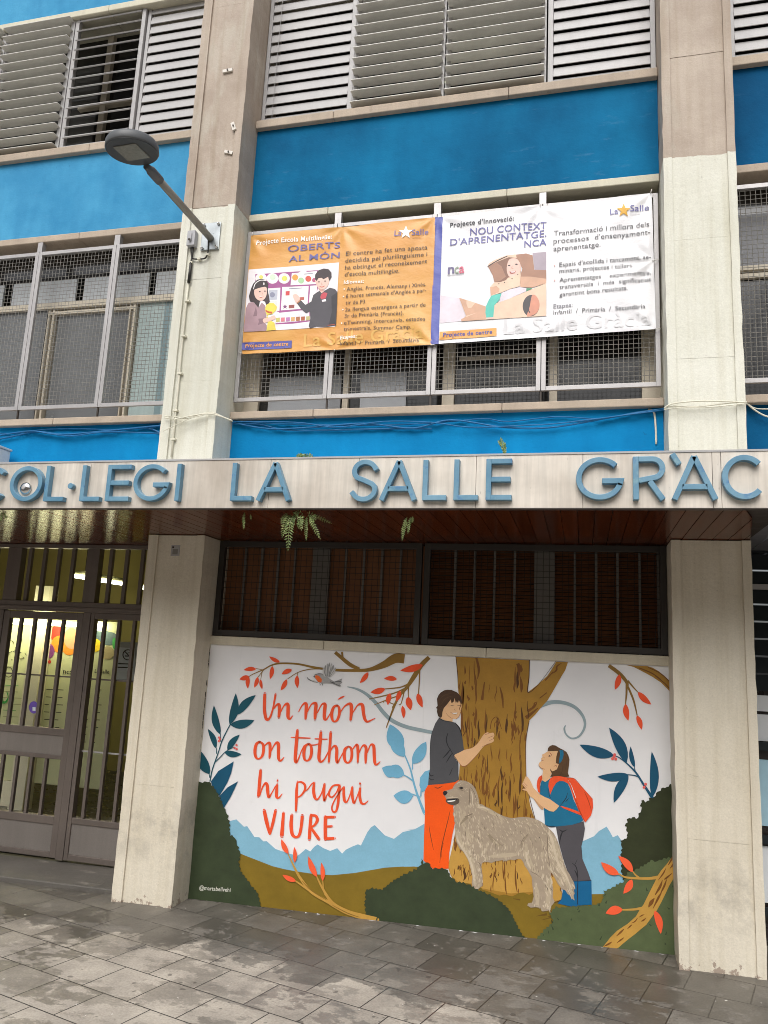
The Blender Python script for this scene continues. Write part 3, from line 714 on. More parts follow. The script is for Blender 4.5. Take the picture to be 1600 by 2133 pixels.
sp = mb.build('side_panel', BRONZE, ent, bevel=0.003)
mb = MB(); mb.box(xa + .035, xb, y0 + .012, y1 - .01, .0305, .2545, BRONZE_P); mb.build('panel', BRONZE_P, sp)
for x in [P(u, 1380, YD + .02).x for u in (209, 240, 272)] + [-3.30, -3.17]: mb = MB(); mb.box(x - .013, x + .013, y0 + .004, y0 + .034, .3, 1.835, BRONZE); mb.build('bar', BRONZE, sp, bevel=.0015)
mb = MB(); mb.box(xa + .035, xb, y0 + .036, y0 + .044, 1.35, 1.362, BRONZE); mb.box(xa + .035, xb, y0 + .036, y0 + .044, .79, .802, ALU)
mb.build('cross_bar', BRONZE, sp)
mb = MB(); mb.box(xa + .035, xb, y0 + .047, y0 + .050, .3, 1.835, GLASS); mb.build('pane', GLASS, sp)
mb = MB(); mb.box(XE0, XE1, YD + .054, YD + .057, 1.966, 2.411, GLASS); mb.build('transom_pane', GLASS, ent)

# hall
OLIVE = mat('olive_hall_paint', '#9a976c', 0.6, 0.08, 1); YEL = mat('yellow_hall_paint', '#b3a566', 0.6, 0.12, 1.2)
PALE = mat('pale_green_wall', '#ced0a4', 0.6, 0.06, 1.5); HFLOOR = mat('hall_floor', '#4a463f', 0.3, 0.15, 2)
hall = thing('entrance_hall', 'lit school hall with yellow walls seen through the barred doors', 'hall', (-5.4, 2.5, -0.02))
XH = -8.6
mb = MB(); mb.box(XH, -2.75, 0.66, 4.6, -0.06, -0.031, HFLOOR); mb.build('floor', HFLOOR, hall)
mb = MB(); mb.box(XH, -2.75, 0.66, 4.6, 3.05, 3.1, OLIVE); mb.build('ceiling', OLIVE, hall)
mb = MB()
mb.box(XH, -2.75, 4.6, 4.65, -0.06, 3.1, YEL); mb.box(XH - .05, XH, 0.66, 4.6, -0.06, 3.1, YEL); mb.box(-2.75, -2.7, 0.62, 4.6, -.06, 3.1, YEL)
mb.box(XH, XE1, 0.62, 0.66, 2.445, 3.1, OLIVE)
mb.build('wall', YEL, hall)
YB = 2.1                                             # a printed wall panel stands across the hall
WHITE_W = mat('white_column', '#e2dcc0', 0.55, 0.05)
def pq(l): return [P(u, v, YB) for u, v in l]
a0, a1 = P(-60, 1290, YB), P(62, 1660, YB); b0, b1 = P(98, 1300, YB), P(236, 1620, YB)
pan = thing('display_wall', 'pale green printed wall panel with coloured bubbles inside the hall', 'display panel', (b0.x, YB, -0.03))
mb = MB(); mb.box(a0.x - .6, P(60, 1450, YB).x, YB, YB + .06, 0.22, 1.93, PALE); mb.box(P(93, 1450, YB).x, P(232, 1450, YB).x, YB, YB + .06, 0.22, 1.86, PALE); mb.build('panel', PALE, pan)
mb = MB(); mb.box(P(62, 1450, YB).x, P(92, 1450, YB).x, YB - .12, YB + .02, -0.03, 2.2, WHITE_W); mb.box(a0.x - .6, P(60, 1450, YB).x, YB - .01, YB + .07, -.03, .215, WHITE_W); mb.build('post', WHITE_W, pan)
art = Art(YB - 0.002)
c_ = lambda k, h, g=1.0: mat(k, rgb(h, g), 0.6, 0.05, 2, grain=0)
RED, ORG, SAL, PUR = c_('bubble_red', '#c0392b'), c_('bubble_orange', '#e08a2a'), c_('bubble_salmon', '#e39a72'), c_('bubble_purple', '#7d3f80')
SLA, YLW, TAN, GRN = c_('bubble_slate', '#5a6e74'), c_('bubble_yellow', '#e2c01e'), c_('bubble_tan', '#a99a72'), c_('print_green', '#3c9a4a')
INK = c_('print_ink', '#3b3a33')
e = Z(0, 1260, .2)
art.disc(e((600, 300)), 16, 18, RED, 1); art.disc(e((620, 410)), 17, 18, ORG, 2); art.disc(e((745, 350)), 16, 22, SAL, 3); art.disc(e((720, 470)), 13, 11, ORG, 1); art.disc(e((505, 480)), 12.5, 16, PUR, 3); art.disc(e((516, 592)), 3, 4, RED, 3)
art.disc(e((1060, 330)), 24, 13, SLA, 1); art.disc(e((1130, 350)), 20, 14, SLA, 2); art.disc(e((990, 420)), 13, 14, YLW, 3); art.disc(e((1120, 500)), 14, 14, TAN, 3); art.disc(e((1190, 400)), 4, 12, GRN, 3)
art.text('nca', e((655, 715)), e((755, 725)), 10, INK, 4, 0.01); art.text('La Salle', e((985, 708)), e((1135, 716)), 8, INK, 4, 0.02)
rg = random.Random(8)
for row in range(8):
    for x0 in (480, 880):
        y = 880 + row * 78; x0_ = x0 - row * 8
        for k in range(2):
            xa = x0_ + k * 120 + rg.uniform(0, 15); art.stroke([e((xa, y + k * 4)) + (1.6,), e((xa + rg.uniform(35, 70), y + k * 4 + 3)) + (1.6,)], INK, 4, 2, cap=False)
for row in range(9):
    y = 640 + row * 65; art.stroke([e((30, y)) + (1.2,), e((rg.uniform(150, 250), y + 8)) + (1.2,)], GRN if row in (3, 7) else c_('faint_ink', '#8b8f68'), 4, 2, cap=False)
for k in range(12):
    cx, cy = rg.uniform(70, 280), rg.uniform(370, 560); art.stroke([e((cx + rg.uniform(-25, 25), cy + rg.uniform(-25, 25))) + (1.2,) for _ in range(3)], INK, 4, 4, cap=False)
art.stroke([e((90 + 40 * math.cos(a), 700 + 52 * math.sin(a))) + (1.4,) for a in [k * .5 for k in range(14)]], INK, 4, 3, cap=False)
art.stroke([e((10, 940)) + (5,), e((25, 1010)) + (6,), e((60, 1010)) + (4,), e((85, 960)) + (2,), e((70, 900)) + (2,)], GRN, 4, 4)
art.build('print', pan)
# no-smoking notice in a frame
YN = 1.35; SIGNW = c_('notice_white', '#cfd6d6'); GF = c_('notice_frame', '#a7aba6')
no = thing('notice_board', 'white no smoking notice in a pale frame behind the side panel', 'sign', tuple(P(262, 1416, YN)))
q = [P(u, v, YN) for u, v in ((236, 1416), (290, 1420), (240, 1336), (288, 1340))]
mb = MB(); mb.box(q[0].x, q[1].x, YN, YN + .02, q[0].z, q[2].z, GF); mb.build('frame', GF, no, bevel=.002)
art = Art(YN - .001)
art.poly([e(p) for p in ((1225, 440), (1410, 452), (1395, 780), (1205, 775))], SIGNW, 1)
art.stroke([e((1333 + 52 * math.cos(a), 520 + 52 * math.sin(a))) + (2.2,) for a in [k * math.pi / 8 for k in range(17)]], INK, 2, 3, cap=False)
art.stroke([e((1298, 482)) + (2.2,), e((1368, 558)) + (2.2,)], INK, 3, 2); art.stroke([e((1300, 532)) + (2.4,), e((1350, 534)) + (2.4,)], INK, 3, 2, cap=False); art.stroke([e((1330, 505)) + (1,), e((1340, 492)) + (1,), e((1352, 500)) + (1,)], INK, 3, 3)
for y, a, b in ((612, 1230, 1370), (650, 1225, 1385)): art.stroke([e((a, y)) + (2.4,), e((b, y + 4)) + (2.4,)], INK, 3, 2, cap=False)
art.build('print', no)
# purple round sticker on the door glass
art = Art(YD + .047); art.disc(e((352, 1068)), 10.2, 12.8, c_('sticker_purple', '#6a51a8'), 1); art.poly([e(p) for p in ((338, 1064), (370, 1066), (370, 1104), (338, 1102))], SIGNW, 2)
o = art.mb.build('sticker', None, None, origin=P(70, 1474, YD + .047)); tag(o, 'round purple sticker on the glass of the barred door', 'sticker')
# stair rail and dark furniture deep in the hall, right of the panel
DK = c_('hall_dark', '#3d4044'); mb = MB(); mb.box(-3.9, -2.9, 3.2, 3.6, -.03, 1.05, DK); mb.box(-3.95, -2.85, 3.15, 3.65, 1.05, 1.09, YEL)
o = mb.build('reception_desk', DK, None, origin=(-3.4, 3.4, -.03), bevel=.01); tag(o, 'dark reception desk standing deep in the hall', 'desk')
HT = mat('hall_tube', '#fff4d2', 0.5, 0, emit=28, grain=0)
def tube_lamp(label, p0, p1, r=0.022):
    rt = thing('ceiling_lamp', label, 'lamp', tuple((p0 + p1) / 2), 'tube lamps in the hall'); mb = MB()
    mb.tube([p0, p1], r, 10, HT); mb.build('tube', HT, rt)
    mb = MB(); d = Vector((0, 0, .045)); mb.tube([p0 + d, p1 + d], .028, 6, OLIVE)
    for p in (p0, p1): mb.tube([p + d, Vector((p.x, p.y, 3.05))], .004, 5, TRIM)
    mb.build('fitting', OLIVE, rt)
tube_lamp('lit tube lamp nearest the middle post of the hall transom', P(150, 1199, 2.6), P(176, 1203, 2.9))
tube_lamp('lit tube lamp second in the row, just right of the transom post', P(205, 1208, 2.9), P(231, 1212, 3.3))
tube_lamp('lit tube lamp third in the row seen through the hall transom', P(233, 1212.5, 3.4), P(262, 1217, 4.0))
tube_lamp('lit tube lamp farthest along the row, next to the pillar', P(292, 1223, 3.2), P(306, 1226, 3.5))
BR = mat('lit_band', '#fff0c4', 0.5, 0, emit=9, grain=0)
mb = MB(); a, b = P(14, 1288, 2.0), P(160, 1312, 2.0); mb.box(a.x - .3, b.x, 1.75, 2.04, b.z + .03, b.z + .075, BR); o = mb.build('ceiling_lamp', BR, None, origin=(a.x, 1.9, b.z + .075)); tag(o, 'bright cream strip light above the printed panel in the hall', 'lamp')
mb = MB(); a = P(203, 1308, 2.0); mb.box(a.x - .07, a.x + .07, 1.9, 2.04, a.z - .03, a.z + .06, BR); o = mb.build('ceiling_lamp', BR, None, origin=(a.x, 2.0, a.z)); tag(o, 'small square cream lamp behind the side panel of the entrance', 'lamp')

# ------------------------------------------------------------------ next door shop, right of the plain pillar
YS = 0.55
SHUT = mat('dark_roller_slat', '#2b3033', 0.7, 0.15, 3, spec=0.15)
shop = thing('shop_front', 'dark neighbouring shop front with white posters, right of the cream pillar', 'shop', (2.2, YS, ground(2.2)))
mb = MB(); z = 1.55
while z < 2.45: mb.hexa([(XR1, YS - .01, z), (3.6, YS - .01, z), (3.6, YS + .02, z), (XR1, YS + .02, z), (XR1, YS + .006, z + .1), (3.6, YS + .006, z + .1), (3.6, YS + .03, z + .1), (XR1, YS + .03, z + .1)], SHUT); z += .112
mb.build('roller_shutter', SHUT, shop)
mb = MB(); mb.box(XR1, 3.6, YS - .02, YS, 2.20, 2.235, ALU); mb.box(XR1, 3.6, YS + .04, YS + .08, -0.1, 1.55, mat('shop_dark', '#2b2422', 0.3))
for z in (1.18, 0.62, 0.2): mb.box(XR1, 3.6, YS - .012, YS + .012, z, z + .05, SHUT)
mb.build('frame', SHUT, shop)
PW = mat('poster_white', '#dfe3e6', 0.5, 0.04, 3, grain=0); PBL = mat('poster_blue', '#a9cede', 0.5, 0.12, 6, grain=0)
for a, b, z0, z1, m_ in ((XR1 + .01, 1.20, 1.42, 1.52, PW), (XR1 + .01, 1.22, 1.235, 1.40, PW), (XR1 + .02, 1.5, 0.72, 1.12, PBL), (XR1 + .02, 1.5, .27, .60, PW)):
    mb = MB(); mb.box(a, b, YS + .025, YS + .038, z0, z1, m_); mb.build('poster', m_, shop)
# ------------------------------------------------------------------ raised letters on the canopy
def letter_mat():
    mt = bpy.data.materials.new('letter_blue'); t, bs = nodes(mt); p = pos(t)
    c = mix(t, ramp(t, noise(t, p, 7, 5, 0.6), 0.3, 0.7), rgb('#4a7892'), rgb('#6d94a9'))
    pt_ = ramp(t, noise(t, pos(t, (1, 1, 1)), 16, 4, 0.6), 0.60, 0.68); c = mix(t, math_(t, 'MULTIPLY', pt_, 0.55), c, rgb('#37699c'))
    g = ramp(t, noise(t, pos(t, (1, 1, 1)), 11, 5, 0.6), 0.62, 0.7); c = mix(t, math_(t, 'MULTIPLY', g, 0.5), c, rgb('#86a7ab'))
    t.links.new(c, bs.inputs['Base Color']); bs.inputs['Roughness'].default_value = 0.42
    bump(t, bs, noise(t, p, 30, 4), 0.12, 0.004); return mt
LBLUE = letter_mat()
YF, YK = -1.037, -0.9995                              # letter front and back: they stand a little off the metal
sign = thing('raised_lettering', 'blue raised letters of the school name along the canopy front', 'sign lettering', (-1.4, -1.02, 2.48))
def outline(polys, holes=()):
    return polys
def stroke_letter(strokes, x0, x1, zb, zt, label):
    """strokes in a unit box; each is a list of points with a bar width"""
    mb = MB(); W_, H_ = x1 - x0, zt - zb; bw = 0.0275
    def bar(pts, closed=False):
        q = [Vector((x0 + a * W_, zb + b * H_)) for a, b in pts]; n = len(q); L, R = [], []
        for k in range(n):
            if closed: a, b = q[k - 1], q[(k + 1) % n]; d0 = (q[k] - a).normalized(); d1 = (b - q[k]).normalized()
            else: d0 = (q[k] - q[k - 1]).normalized() if k else (q[1] - q[0]).normalized(); d1 = (q[k + 1] - q[k]).normalized() if k < n - 1 else d0
            d = (d0 + d1).normalized(); nn = Vector((-d.y, d.x)); s = bw / 2 / max(0.45, nn.dot(Vector((-d0.y, d0.x))))
            L.append(q[k] + nn * s); R.append(q[k] - nn * s)
        fl = [mb.bm.verts.new((p.x, YF, p.y)) for p in L]; fr = [mb.bm.verts.new((p.x, YF, p.y)) for p in R]
        kl = [mb.bm.verts.new((p.x, YK, p.y)) for p in L]; kr = [mb.bm.verts.new((p.x, YK, p.y)) for p in R]
        for k in range(n if closed else n - 1):
            j = (k + 1) % n
            for f in ((fl[k], fl[j], fr[j], fr[k]), (kl[k], kr[k], kr[j], kl[j]), (fl[k], kl[k], kl[j], fl[j]), (fr[k], fr[j], kr[j], kr[k])): mb.bm.faces.new(f)
        if not closed:
            mb.bm.faces.new((fl[0], fr[0], kr[0], kl[0])); mb.bm.faces.new((fl[-1], kl[-1], kr[-1], fr[-1]))
    for s in strokes: bar(*s) if isinstance(s, tuple) else bar(s)
    mb.build('letter', LBLUE, sign, label, bevel=0.002)
def arc(cx, cy, rx, ry, a0, a1, n=22): return [(cx + rx * math.cos(R_(a0 + (a1 - a0) * k / n)), cy + ry * math.sin(R_(a0 + (a1 - a0) * k / n))) for k in range(n + 1)]
def glyph(ch, h):
    e_ = 0.0275 / 2                                   # keep the bar inside the box
    w_, ww = h[0], e_ / h[0]; hh = e_ / h[1]
    l, r, b, t_ = ww, 1 - ww, hh, 1 - hh; m_ = 0.5
    if ch == 'O': return [(arc(.5, .5, .5 - ww, .5 - hh, 0, 360, 40)[:-1], True)]
    if ch == 'C': return [arc(.5, .5, .5 - ww, .5 - hh, 42, 318, 34)]
    if ch == 'G': return [arc(.5, .5, .5 - ww, .5 - hh, 42, 345, 36), [(.55, .44), (1 - ww * 1.1, .44), (1 - ww * 1.6, .33)]]
    if ch == 'L': return [[(l, 1), (l, b), (1, b)]]
    if ch == 'E': return [[(l, 1), (l, 0)], [(l * 2, t_), (1, t_)], [(l * 2, .5), (.95, .5)], [(l * 2, b), (1, b)]]
    if ch == 'I': return [[(.5, 1), (.5, 0)]]
    if ch in 'AÀ': return [[(.055, 0), (.5, .985)], [(.5, .985), (.945, 0)], [(.22, .29), (.78, .29)]] + ([[(.02, 1.05), (.17, 0.80)]] if ch == 'À' else [])
    if ch == 'S': return [[(.95, .76)] + arc(.52, .735, .40, .235, 25, 200, 14) + [(.22, .58), (.5, .51), (.80, .42)] + arc(.50, .265, .42, .235, 25, -150, 14) + [(.04, .22)]]
    if ch == 'R': return [[(l, 0), (l, 1)], [(l * 2, t_)] + [(.55, t_)] + arc(.6, .72, .4 - ww, .28 - hh, 88, -88, 12) + [(l * 2, .44)], [(.52, .42), (.92, 0)]]
    return []
LET = [('C', -40, 12, 'letter C cut by the left edge'), ('O', 20, 87, 'letter O with a round lamp inside it'), ('L', 93, 134, 'letter L between the O and the raised dot'), ('L', 168, 209, 'letter L right of the raised dot'), ('E', 221, 270, 'letter E in the first word'), ('G', 277, 352, 'letter G in the first word'), ('I', 361, 379, 'letter I at the end of the first word'),
       ('L', 481, 526, 'letter L standing alone before an A'), ('A', 535, 606, 'letter A closing the second word'), ('S', 730, 785, 'letter S in the third word'), ('A', 791, 868, 'letter A in the third word'), ('L', 880, 930, 'first of the two equal letters L in the third word'), ('L', 945, 996, 'letter L before the last E'), ('E', 1012, 1066, 'letter E at the end of the third word'),
       ('G', 1200, 1300, 'letter G opening the last word'), ('R', 1319, 1387, 'letter R in the last word'), ('À', 1400, 1496, 'letter A with a grave accent above it'), ('C', 1505, 1600, 'letter C cut by the right edge')]
for ch, ua, ub, lb in LET:
    x0, x1 = P(ua, 1010, YF).x, P(ub, 1010, YF).x
    stroke_letter(glyph(ch, (x1 - x0, 0.222)), x0, x1, 2.480, 2.702, 'blue raised ' + lb)
mb = MB(); c = P(146, 1012, YF); mb.lathe([(0.018, 0), (0.018, 0.03)], Matrix.Translation((c.x, YF, c.z)) @ Matrix.Rotation(-math.pi / 2, 4, 'X'), 24, LBLUE); mb.build('letter', LBLUE, sign, 'small round raised dot between two letters L', bevel=.002)
# lamp in the O
CHROME = mat('chrome', '#d8d8d8', 0.08, 0.02, 2, metal=1.0, grain=0)
c = P(55, 1018, -1.0); lm = thing('wall_lamp', 'small round chrome spotlight inside the letter O', 'spotlight', (c.x, -1.0, c.z))
rot = Matrix.Translation((c.x, -1.001, c.z)) @ Matrix.Rotation(math.pi / 2, 4, 'X')
mb = MB(); mb.lathe([(0.040, 0), (0.041, 0.004), (0.036, 0.014), (0.026, 0.021), (0.012, 0.024)], rot, 32, CHROME); mb.build('housing', CHROME, lm)
mb = MB(); mb.lathe([(0.0125, 0.0245), (0.0125, 0.028), (0.008, 0.032)], rot, 20, WHITE_PAINT); mb.build('lens', WHITE_PAINT, lm)

# ------------------------------------------------------------------ street lamp on the left pillar
LGREY = mat('lamp_grey_paint', '#585a5c', 0.45, 0.08, 3); ARM = mat('weathered_grey_arm', '#8d8a82', 0.5, 0.12, 5, metal=0.2); ZINC = mat('zinc_plate', '#aeb4b6', 0.35, 0.25, 9, metal=0.6, spec=0.5)
pc = P(438, 492, -0.012)
lamp = thing('street_lamp', 'round flat grey street lamp on an arm bolted to the left pillar', 'street lamp', (pc.x, 0, pc.z))
a = P(421, 466, 0.0); b = P(451, 512, 0.0)
mb = MB(); mb.box(pc.x - .083, pc.x + .072, 0.002, 0.014, pc.z - .105, pc.z + .125, ZINC); pl = mb.build('wall_plate', ZINC, lamp, bevel=.003)
mb = MB()
for dx in (-.066, .056):
    for dz in (-.088, .106): mb.lathe([(.012, 0), (.012, .012), (.006, .014), (.006, .024)], Matrix.Translation((pc.x + dx, .002, pc.z + dz)) @ Matrix.Rotation(math.pi / 2, 4, 'X'), 6, CHROME)
mb.build('bolt', CHROME, pl)
hc = Vector((pc.x - .030, -1.06, pc.z + .008))
j0 = Vector((pc.x, -0.0, pc.z - .012)); j1 = Vector((pc.x - .018, -.80, pc.z + .002))
mb = MB(); mb.tube([j0, j0.lerp(j1, .5), j1], .0265, 16, ARM); mb.build('arm', ARM, lamp)
mb = MB(); d = (j1 - j0).normalized(); mb.tube([j1 - d * .06, j1 + d * .05, j1 + d * .06, hc - d * .16], [.033, .033, .026, .022], 16, LGREY); mb.build('clamp', LGREY, lamp)
tilt = Matrix.Translation(hc) @ Matrix.Rotation(R_(6), 4, 'X') @ Matrix.Rotation(R_(-2), 4, 'Y')
mb = MB(); mb.lathe([(.135, .062), (.156, .055), (.166, .038), (.169, .0), (.165, -.008)], tilt, 56, LGREY); hd = mb.build('lamp_head', LGREY, lamp)
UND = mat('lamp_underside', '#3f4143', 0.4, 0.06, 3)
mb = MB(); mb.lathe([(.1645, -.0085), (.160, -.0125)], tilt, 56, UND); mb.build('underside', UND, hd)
LENS = mat('lamp_lens', '#77776f', 0.18, 0.15, 40, spec=0.6)
mb = MB(); tl = tilt @ Matrix.Rotation(R_(0), 4, 'Z')
mb.hexa([tl @ Vector(p) for p in ((-.08, -.09, -.018), (.08, -.09, -.018), (.08, .08, -.018), (-.08, .08, -.018), (-.08, -.09, -.0126), (.08, -.09, -.0126), (.08, .08, -.0126), (-.08, .08, -.0126))], LENS); mb.build('lens', LENS, hd)
# junction box and its wiring
bx = P(403, 499, 0.0); GBOX = mat('grey_plastic_box', '#a9a9ac', 0.45, 0.05, 4)
jb = thing('junction_box', 'grey switch box on the pillar beside the lamp plate', 'junction box', (bx.x, 0.016, bx.z))
mb = MB(); mb.box(bx.x - .038, bx.x + .030, -.036, .016, bx.z - .066, bx.z + .060, GBOX); mb.build('case', GBOX, jb, bevel=.004)
mb = MB(); mb.box(bx.x - .012, bx.x + .006, -.046, -.0365, bx.z - .03, bx.z + .035, GBOX); mb.box(bx.x - .016, bx.x + .002, -.056, -.0465, bx.z - .033, bx.z - .018, TRIM); mb.build('handle', GBOX, jb, bevel=.002)
CABLE = mat('black_cable', '#2a2724', 0.5, 0.05); CREAMC = mat('painted_cable', '#d9d5c3', 0.6, 0.06); BLUEC = mat('blue_painted_cable', '#17669a', 0.5, 0.1, 8)
mb = MB(); z_ = lambda p: P(380 + p[0] * .08439, 460 + p[1] * .08439, -0.002)
mb.tube([z_(p) for p in catmull([(645, 390), (640, 600), (625, 800), (560, 920), (420, 940), (300, 940), (240, 915)], 5)], .006, 8, CABLE)
mb.tube([z_(p) for p in catmull([(260, 650), (245, 800), (232, 915), (215, 1030)], 4)], .0075, 8, CABLE); mb.tube([z_(p) for p in catmull([(215, 650), (210, 760), (228, 900)], 4)], .004, 6, CABLE)
mb.tube([z_(p) for p in ((215, 1030), (190, 1250), (155, 1525))], .012, 8, CABLE)
for p in ((630, 830), (420, 935), (210, 1030)): q = z_(p); mb.box(q.x - .014, q.x + .012, q.y - .010, q.y + .012, q.z - .008, q.z + .008, CREAMC)
o = mb.build('lamp_cable', CABLE, None, origin=z_((300, 940))); tag(o, 'black lamp cable looping from the arm to the grey switch box', 'cable')
mb = MB(); x_ = P(392, 600, .003).x; px = [(392.5, 590), (387, 640), (379, 720), (372, 800), (367, 850), (362, 900), (357, 952)]
mb.tube([P(u, v, .004) for u, v in px], .0075, 8, CREAMC)
for u, v in ((391, 627), (383, 700), (375, 778), (366, 855), (361, 915)): q = P(u, v, .0); mb.box(q.x - .02, q.x + .018, -.010, .016, q.z - .006, q.z + .006, CREAMC)
o = mb.build('conduit_pipe', CREAMC, None, origin=P(372, 800, .004)); tag(o, 'thin cream conduit pipe running down the left pillar', 'pipe')
# old fixings on the bare concrete of the left pillar
FIX = mat('white_fixing', '#d8d2c8', 0.5, 0.1); rg = random.Random(4)
for (u, v, w, h, r, y, lb) in ((475, 148, .085, .026, 4, 0.012, 'white clip uppermost on the bare concrete of the pillar'), (487, 264, .03, .07, 20, 0.0, 'white clip hanging askew, middle of three on the pillar'), (477, 318, .075, .024, -18, 0.012, 'white clip lowest on the bare concrete of the pillar')):
    q = P(u, v, y); M_ = Matrix.Translation(q) @ Matrix.Rotation(R_(-r), 4, 'Y'); mb = MB(); mb.hexa([M_ @ Vector(p) for p in ((-w / 2, -.012, -h / 2), (w / 2, -.012, -h / 2), (w / 2, .004, -h / 2), (-w / 2, .004, -h / 2), (-w / 2, -.012, h / 2), (w / 2, -.012, h / 2), (w / 2, .004, h / 2), (-w / 2, .004, h / 2))], FIX)
    mb.tube([M_ @ Vector((0, -.013, 0)), M_ @ Vector((.004, -.022, 0))], .006, 8, TRIM)
    o = mb.build('wall_clip', FIX, None, origin=q); tag(o, lb, 'clip', 'old white clips on the left pillar')

# ------------------------------------------------------------------ cable bundles under the first floor sills
def bundle(label, runs, y, m_, r=.007):
    mb = MB()
    for k, ln in enumerate(runs):
        yy = y - .012 * (k % 3)
        mb.tube([P(u, v, yy + (0 if i % 2 else -.006)) for i, (u, v) in enumerate(catmull(ln, 6))], r * (1.15 if k % 2 else .8), 6, m_)
    u, v = runs[0][len(runs[0]) // 2]
    o = mb.build('cable_bundle', m_, None, origin=P(u, v, y)); tag(o, label, 'cables', 'cables strung along the facade'); return o
bundle('blue painted cables sagging under the left sill', [[(-20, 903), (40, 902), (90, 895), (150, 893), (250, 895), (335, 888)], [(-20, 918), (30, 908), (75, 899), (130, 905), (200, 900), (300, 890), (340, 886)], [(-20, 910), (60, 898), (100, 903), (150, 908), (220, 900), (337, 903)], [(300, 890), (320, 895), (338, 905)]], .262, BLUEC)
bundle('blue painted cables drooping under the banner window sill', [[(484, 876), (560, 882), (640, 884), (740, 886), (840, 884), (940, 878), (1010, 872), (1060, 878), (1160, 868), (1250, 872), (1330, 858), (1384, 852)], [(484, 880), (560, 893), (650, 890), (760, 882), (860, 892), (940, 875), (1050, 890), (1150, 890), (1280, 868), (1384, 851)], [(486, 878), (620, 880), (700, 890), (800, 878), (900, 880), (980, 890), (1090, 886), (1180, 880), (1384, 854)], [(484, 882), (540, 884), (600, 896), (720, 895), (800, 893), (900, 893)]], .258, BLUEC, .0055)
bundle('pale cables tied across the plain right pillar', [[(1384, 852), (1400, 846), (1450, 847), (1500, 842), (1556, 836)], [(1384, 850), (1405, 840), (1470, 835), (1556, 838)], [(1384, 853), (1420, 849), (1480, 848), (1556, 840)]], -.008, CREAMC, .0045)
bundle('cream cables crossing the lower part of the left pillar', [[(342, 866), (365, 868), (390, 872), (420, 862), (445, 860), (470, 871), (484, 878)], [(342, 870), (370, 872), (400, 866), (440, 862), (484, 876)], [(340, 898), (360, 888), (395, 872), (425, 864)]], -.008, CREAMC, .0045)
bundle('pale cables falling away at the far right edge', [[(1556, 838), (1572, 850), (1600, 852), (1640, 850)], [(1556, 840), (1575, 856), (1600, 868), (1640, 872)]], .25, CREAMC, .005)
mb = MB(); mb.tube([P(u, v, .268) for u, v in catmull([(1350, 853), (1362, 858), (1366, 890), (1367, 925)], 5)], .007, 6, CREAMC)
o = mb.build('cable_end', CREAMC, None, origin=P(1364, 890, .268)); tag(o, 'short whitish cable end hanging down the blue wall at right', 'cable')

# ------------------------------------------------------------------ air conditioner on the canopy, far left
ACW = mat('cooler_white', '#d9dbdd', 0.45, 0.06, 4, streak=0.1); a = P(22, 950, -0.25)
ac = thing('air_conditioner', 'white air conditioner box standing on the canopy at the left edge', 'air conditioner', (a.x - .4, -0.1, 2.70))
rt = Matrix.Translation((P(22, 950, .2).x, -0.5, 2.70))
def rb(mb, x0, x1, y0, y1, z0, z1, m_): mb.hexa([rt @ Vector(p) for p in ((x0, y0, z0), (x1, y0, z0), (x1, y1, z0), (x0, y1, z0), (x0, y0, z1), (x1, y0, z1), (x1, y1, z1), (x0, y1, z1))], m_)
top = P(22, 941, .2).z - 2.70
mb = MB(); rb(mb, -.8, 0, 0, .70, .03, top, ACW); mb.build('case', ACW, ac, bevel=.012)
mb = MB(); rb(mb, -.81, .006, -.008, .708, top + .001, top + .018, ACW); mb.build('lid', ACW, ac, bevel=.005)
mb = MB()
for k in range(4): rb(mb, .0005, .004, .08, .56 - .1 * (k > 1), top - .03 - k * .05, top - .042 - k * .05, TRIM)
mb.build('louvre', TRIM, ac)
mb = MB(); rb(mb, -.75, -.68, .02, .68, 0, .03, TRIM); rb(mb, -.12, -.05, .02, .68, 0, .03, TRIM); mb.build('foot', TRIM, ac)

# ------------------------------------------------------------------ ferns and weeds on the canopy
def leaf_mat(k, a, b):
    mt = bpy.data.materials.new(k); t, bs = nodes(mt); oi = t.nodes.new('ShaderNodeNewGeometry')
    c = mix(t, oi.outputs['Random Per Island'], rgb(a), rgb(b)); t.links.new(c, bs.inputs['Base Color']); bs.inputs['Roughness'].default_value = 0.5
    bs.inputs['Subsurface Weight'].default_value = 0.0; return mt
FERN = leaf_mat('fern_green', '#4f6630', '#8d9a62'); FERN2 = leaf_mat('weed_green', '#4d6a34', '#8a9a5a')
def frond(mb, base, tip, sag, n, ln, m_, rg, wid=.010):
    pts = []; base, tip = Vector(base), Vector(tip); side = (tip - base).cross(Vector((0, 1, 0))).normalized()
    for k in range(n + 1):
        t_ = k / n; p = base.lerp(tip, t_); p += Vector((0, -1, 0.35)) * sag * math.sin(math.pi * t_ ** .8); pts.append(p)
    mb.tube(pts, [.0022 * (1 - .7 * k / n) + .0005 for k in range(n + 1)], 5, m_)
    for k in range(1, n + 1):
        d = (pts[k] - pts[k - 1]).normalized(); s = d.cross(Vector((0, 1, 0.2))).normalized(); L = ln * math.sin(math.pi * (0.12 + 0.86 * k / n)) ** .7
        for sg in (-1, 1):
            q = (s * sg + d * .55 + Vector((0, rg.uniform(-.35, .35), rg.uniform(-.3, .1)))).normalized(); b = pts[k]; e_ = b + q * L * rg.uniform(.8, 1.1); wv = d * wid * .5; u_ = q.cross(d).normalized() * wid * .25
            mid = b.lerp(e_, .45); mb.face([b, mid + wv + u_, e_, mid - wv + u_], m_)
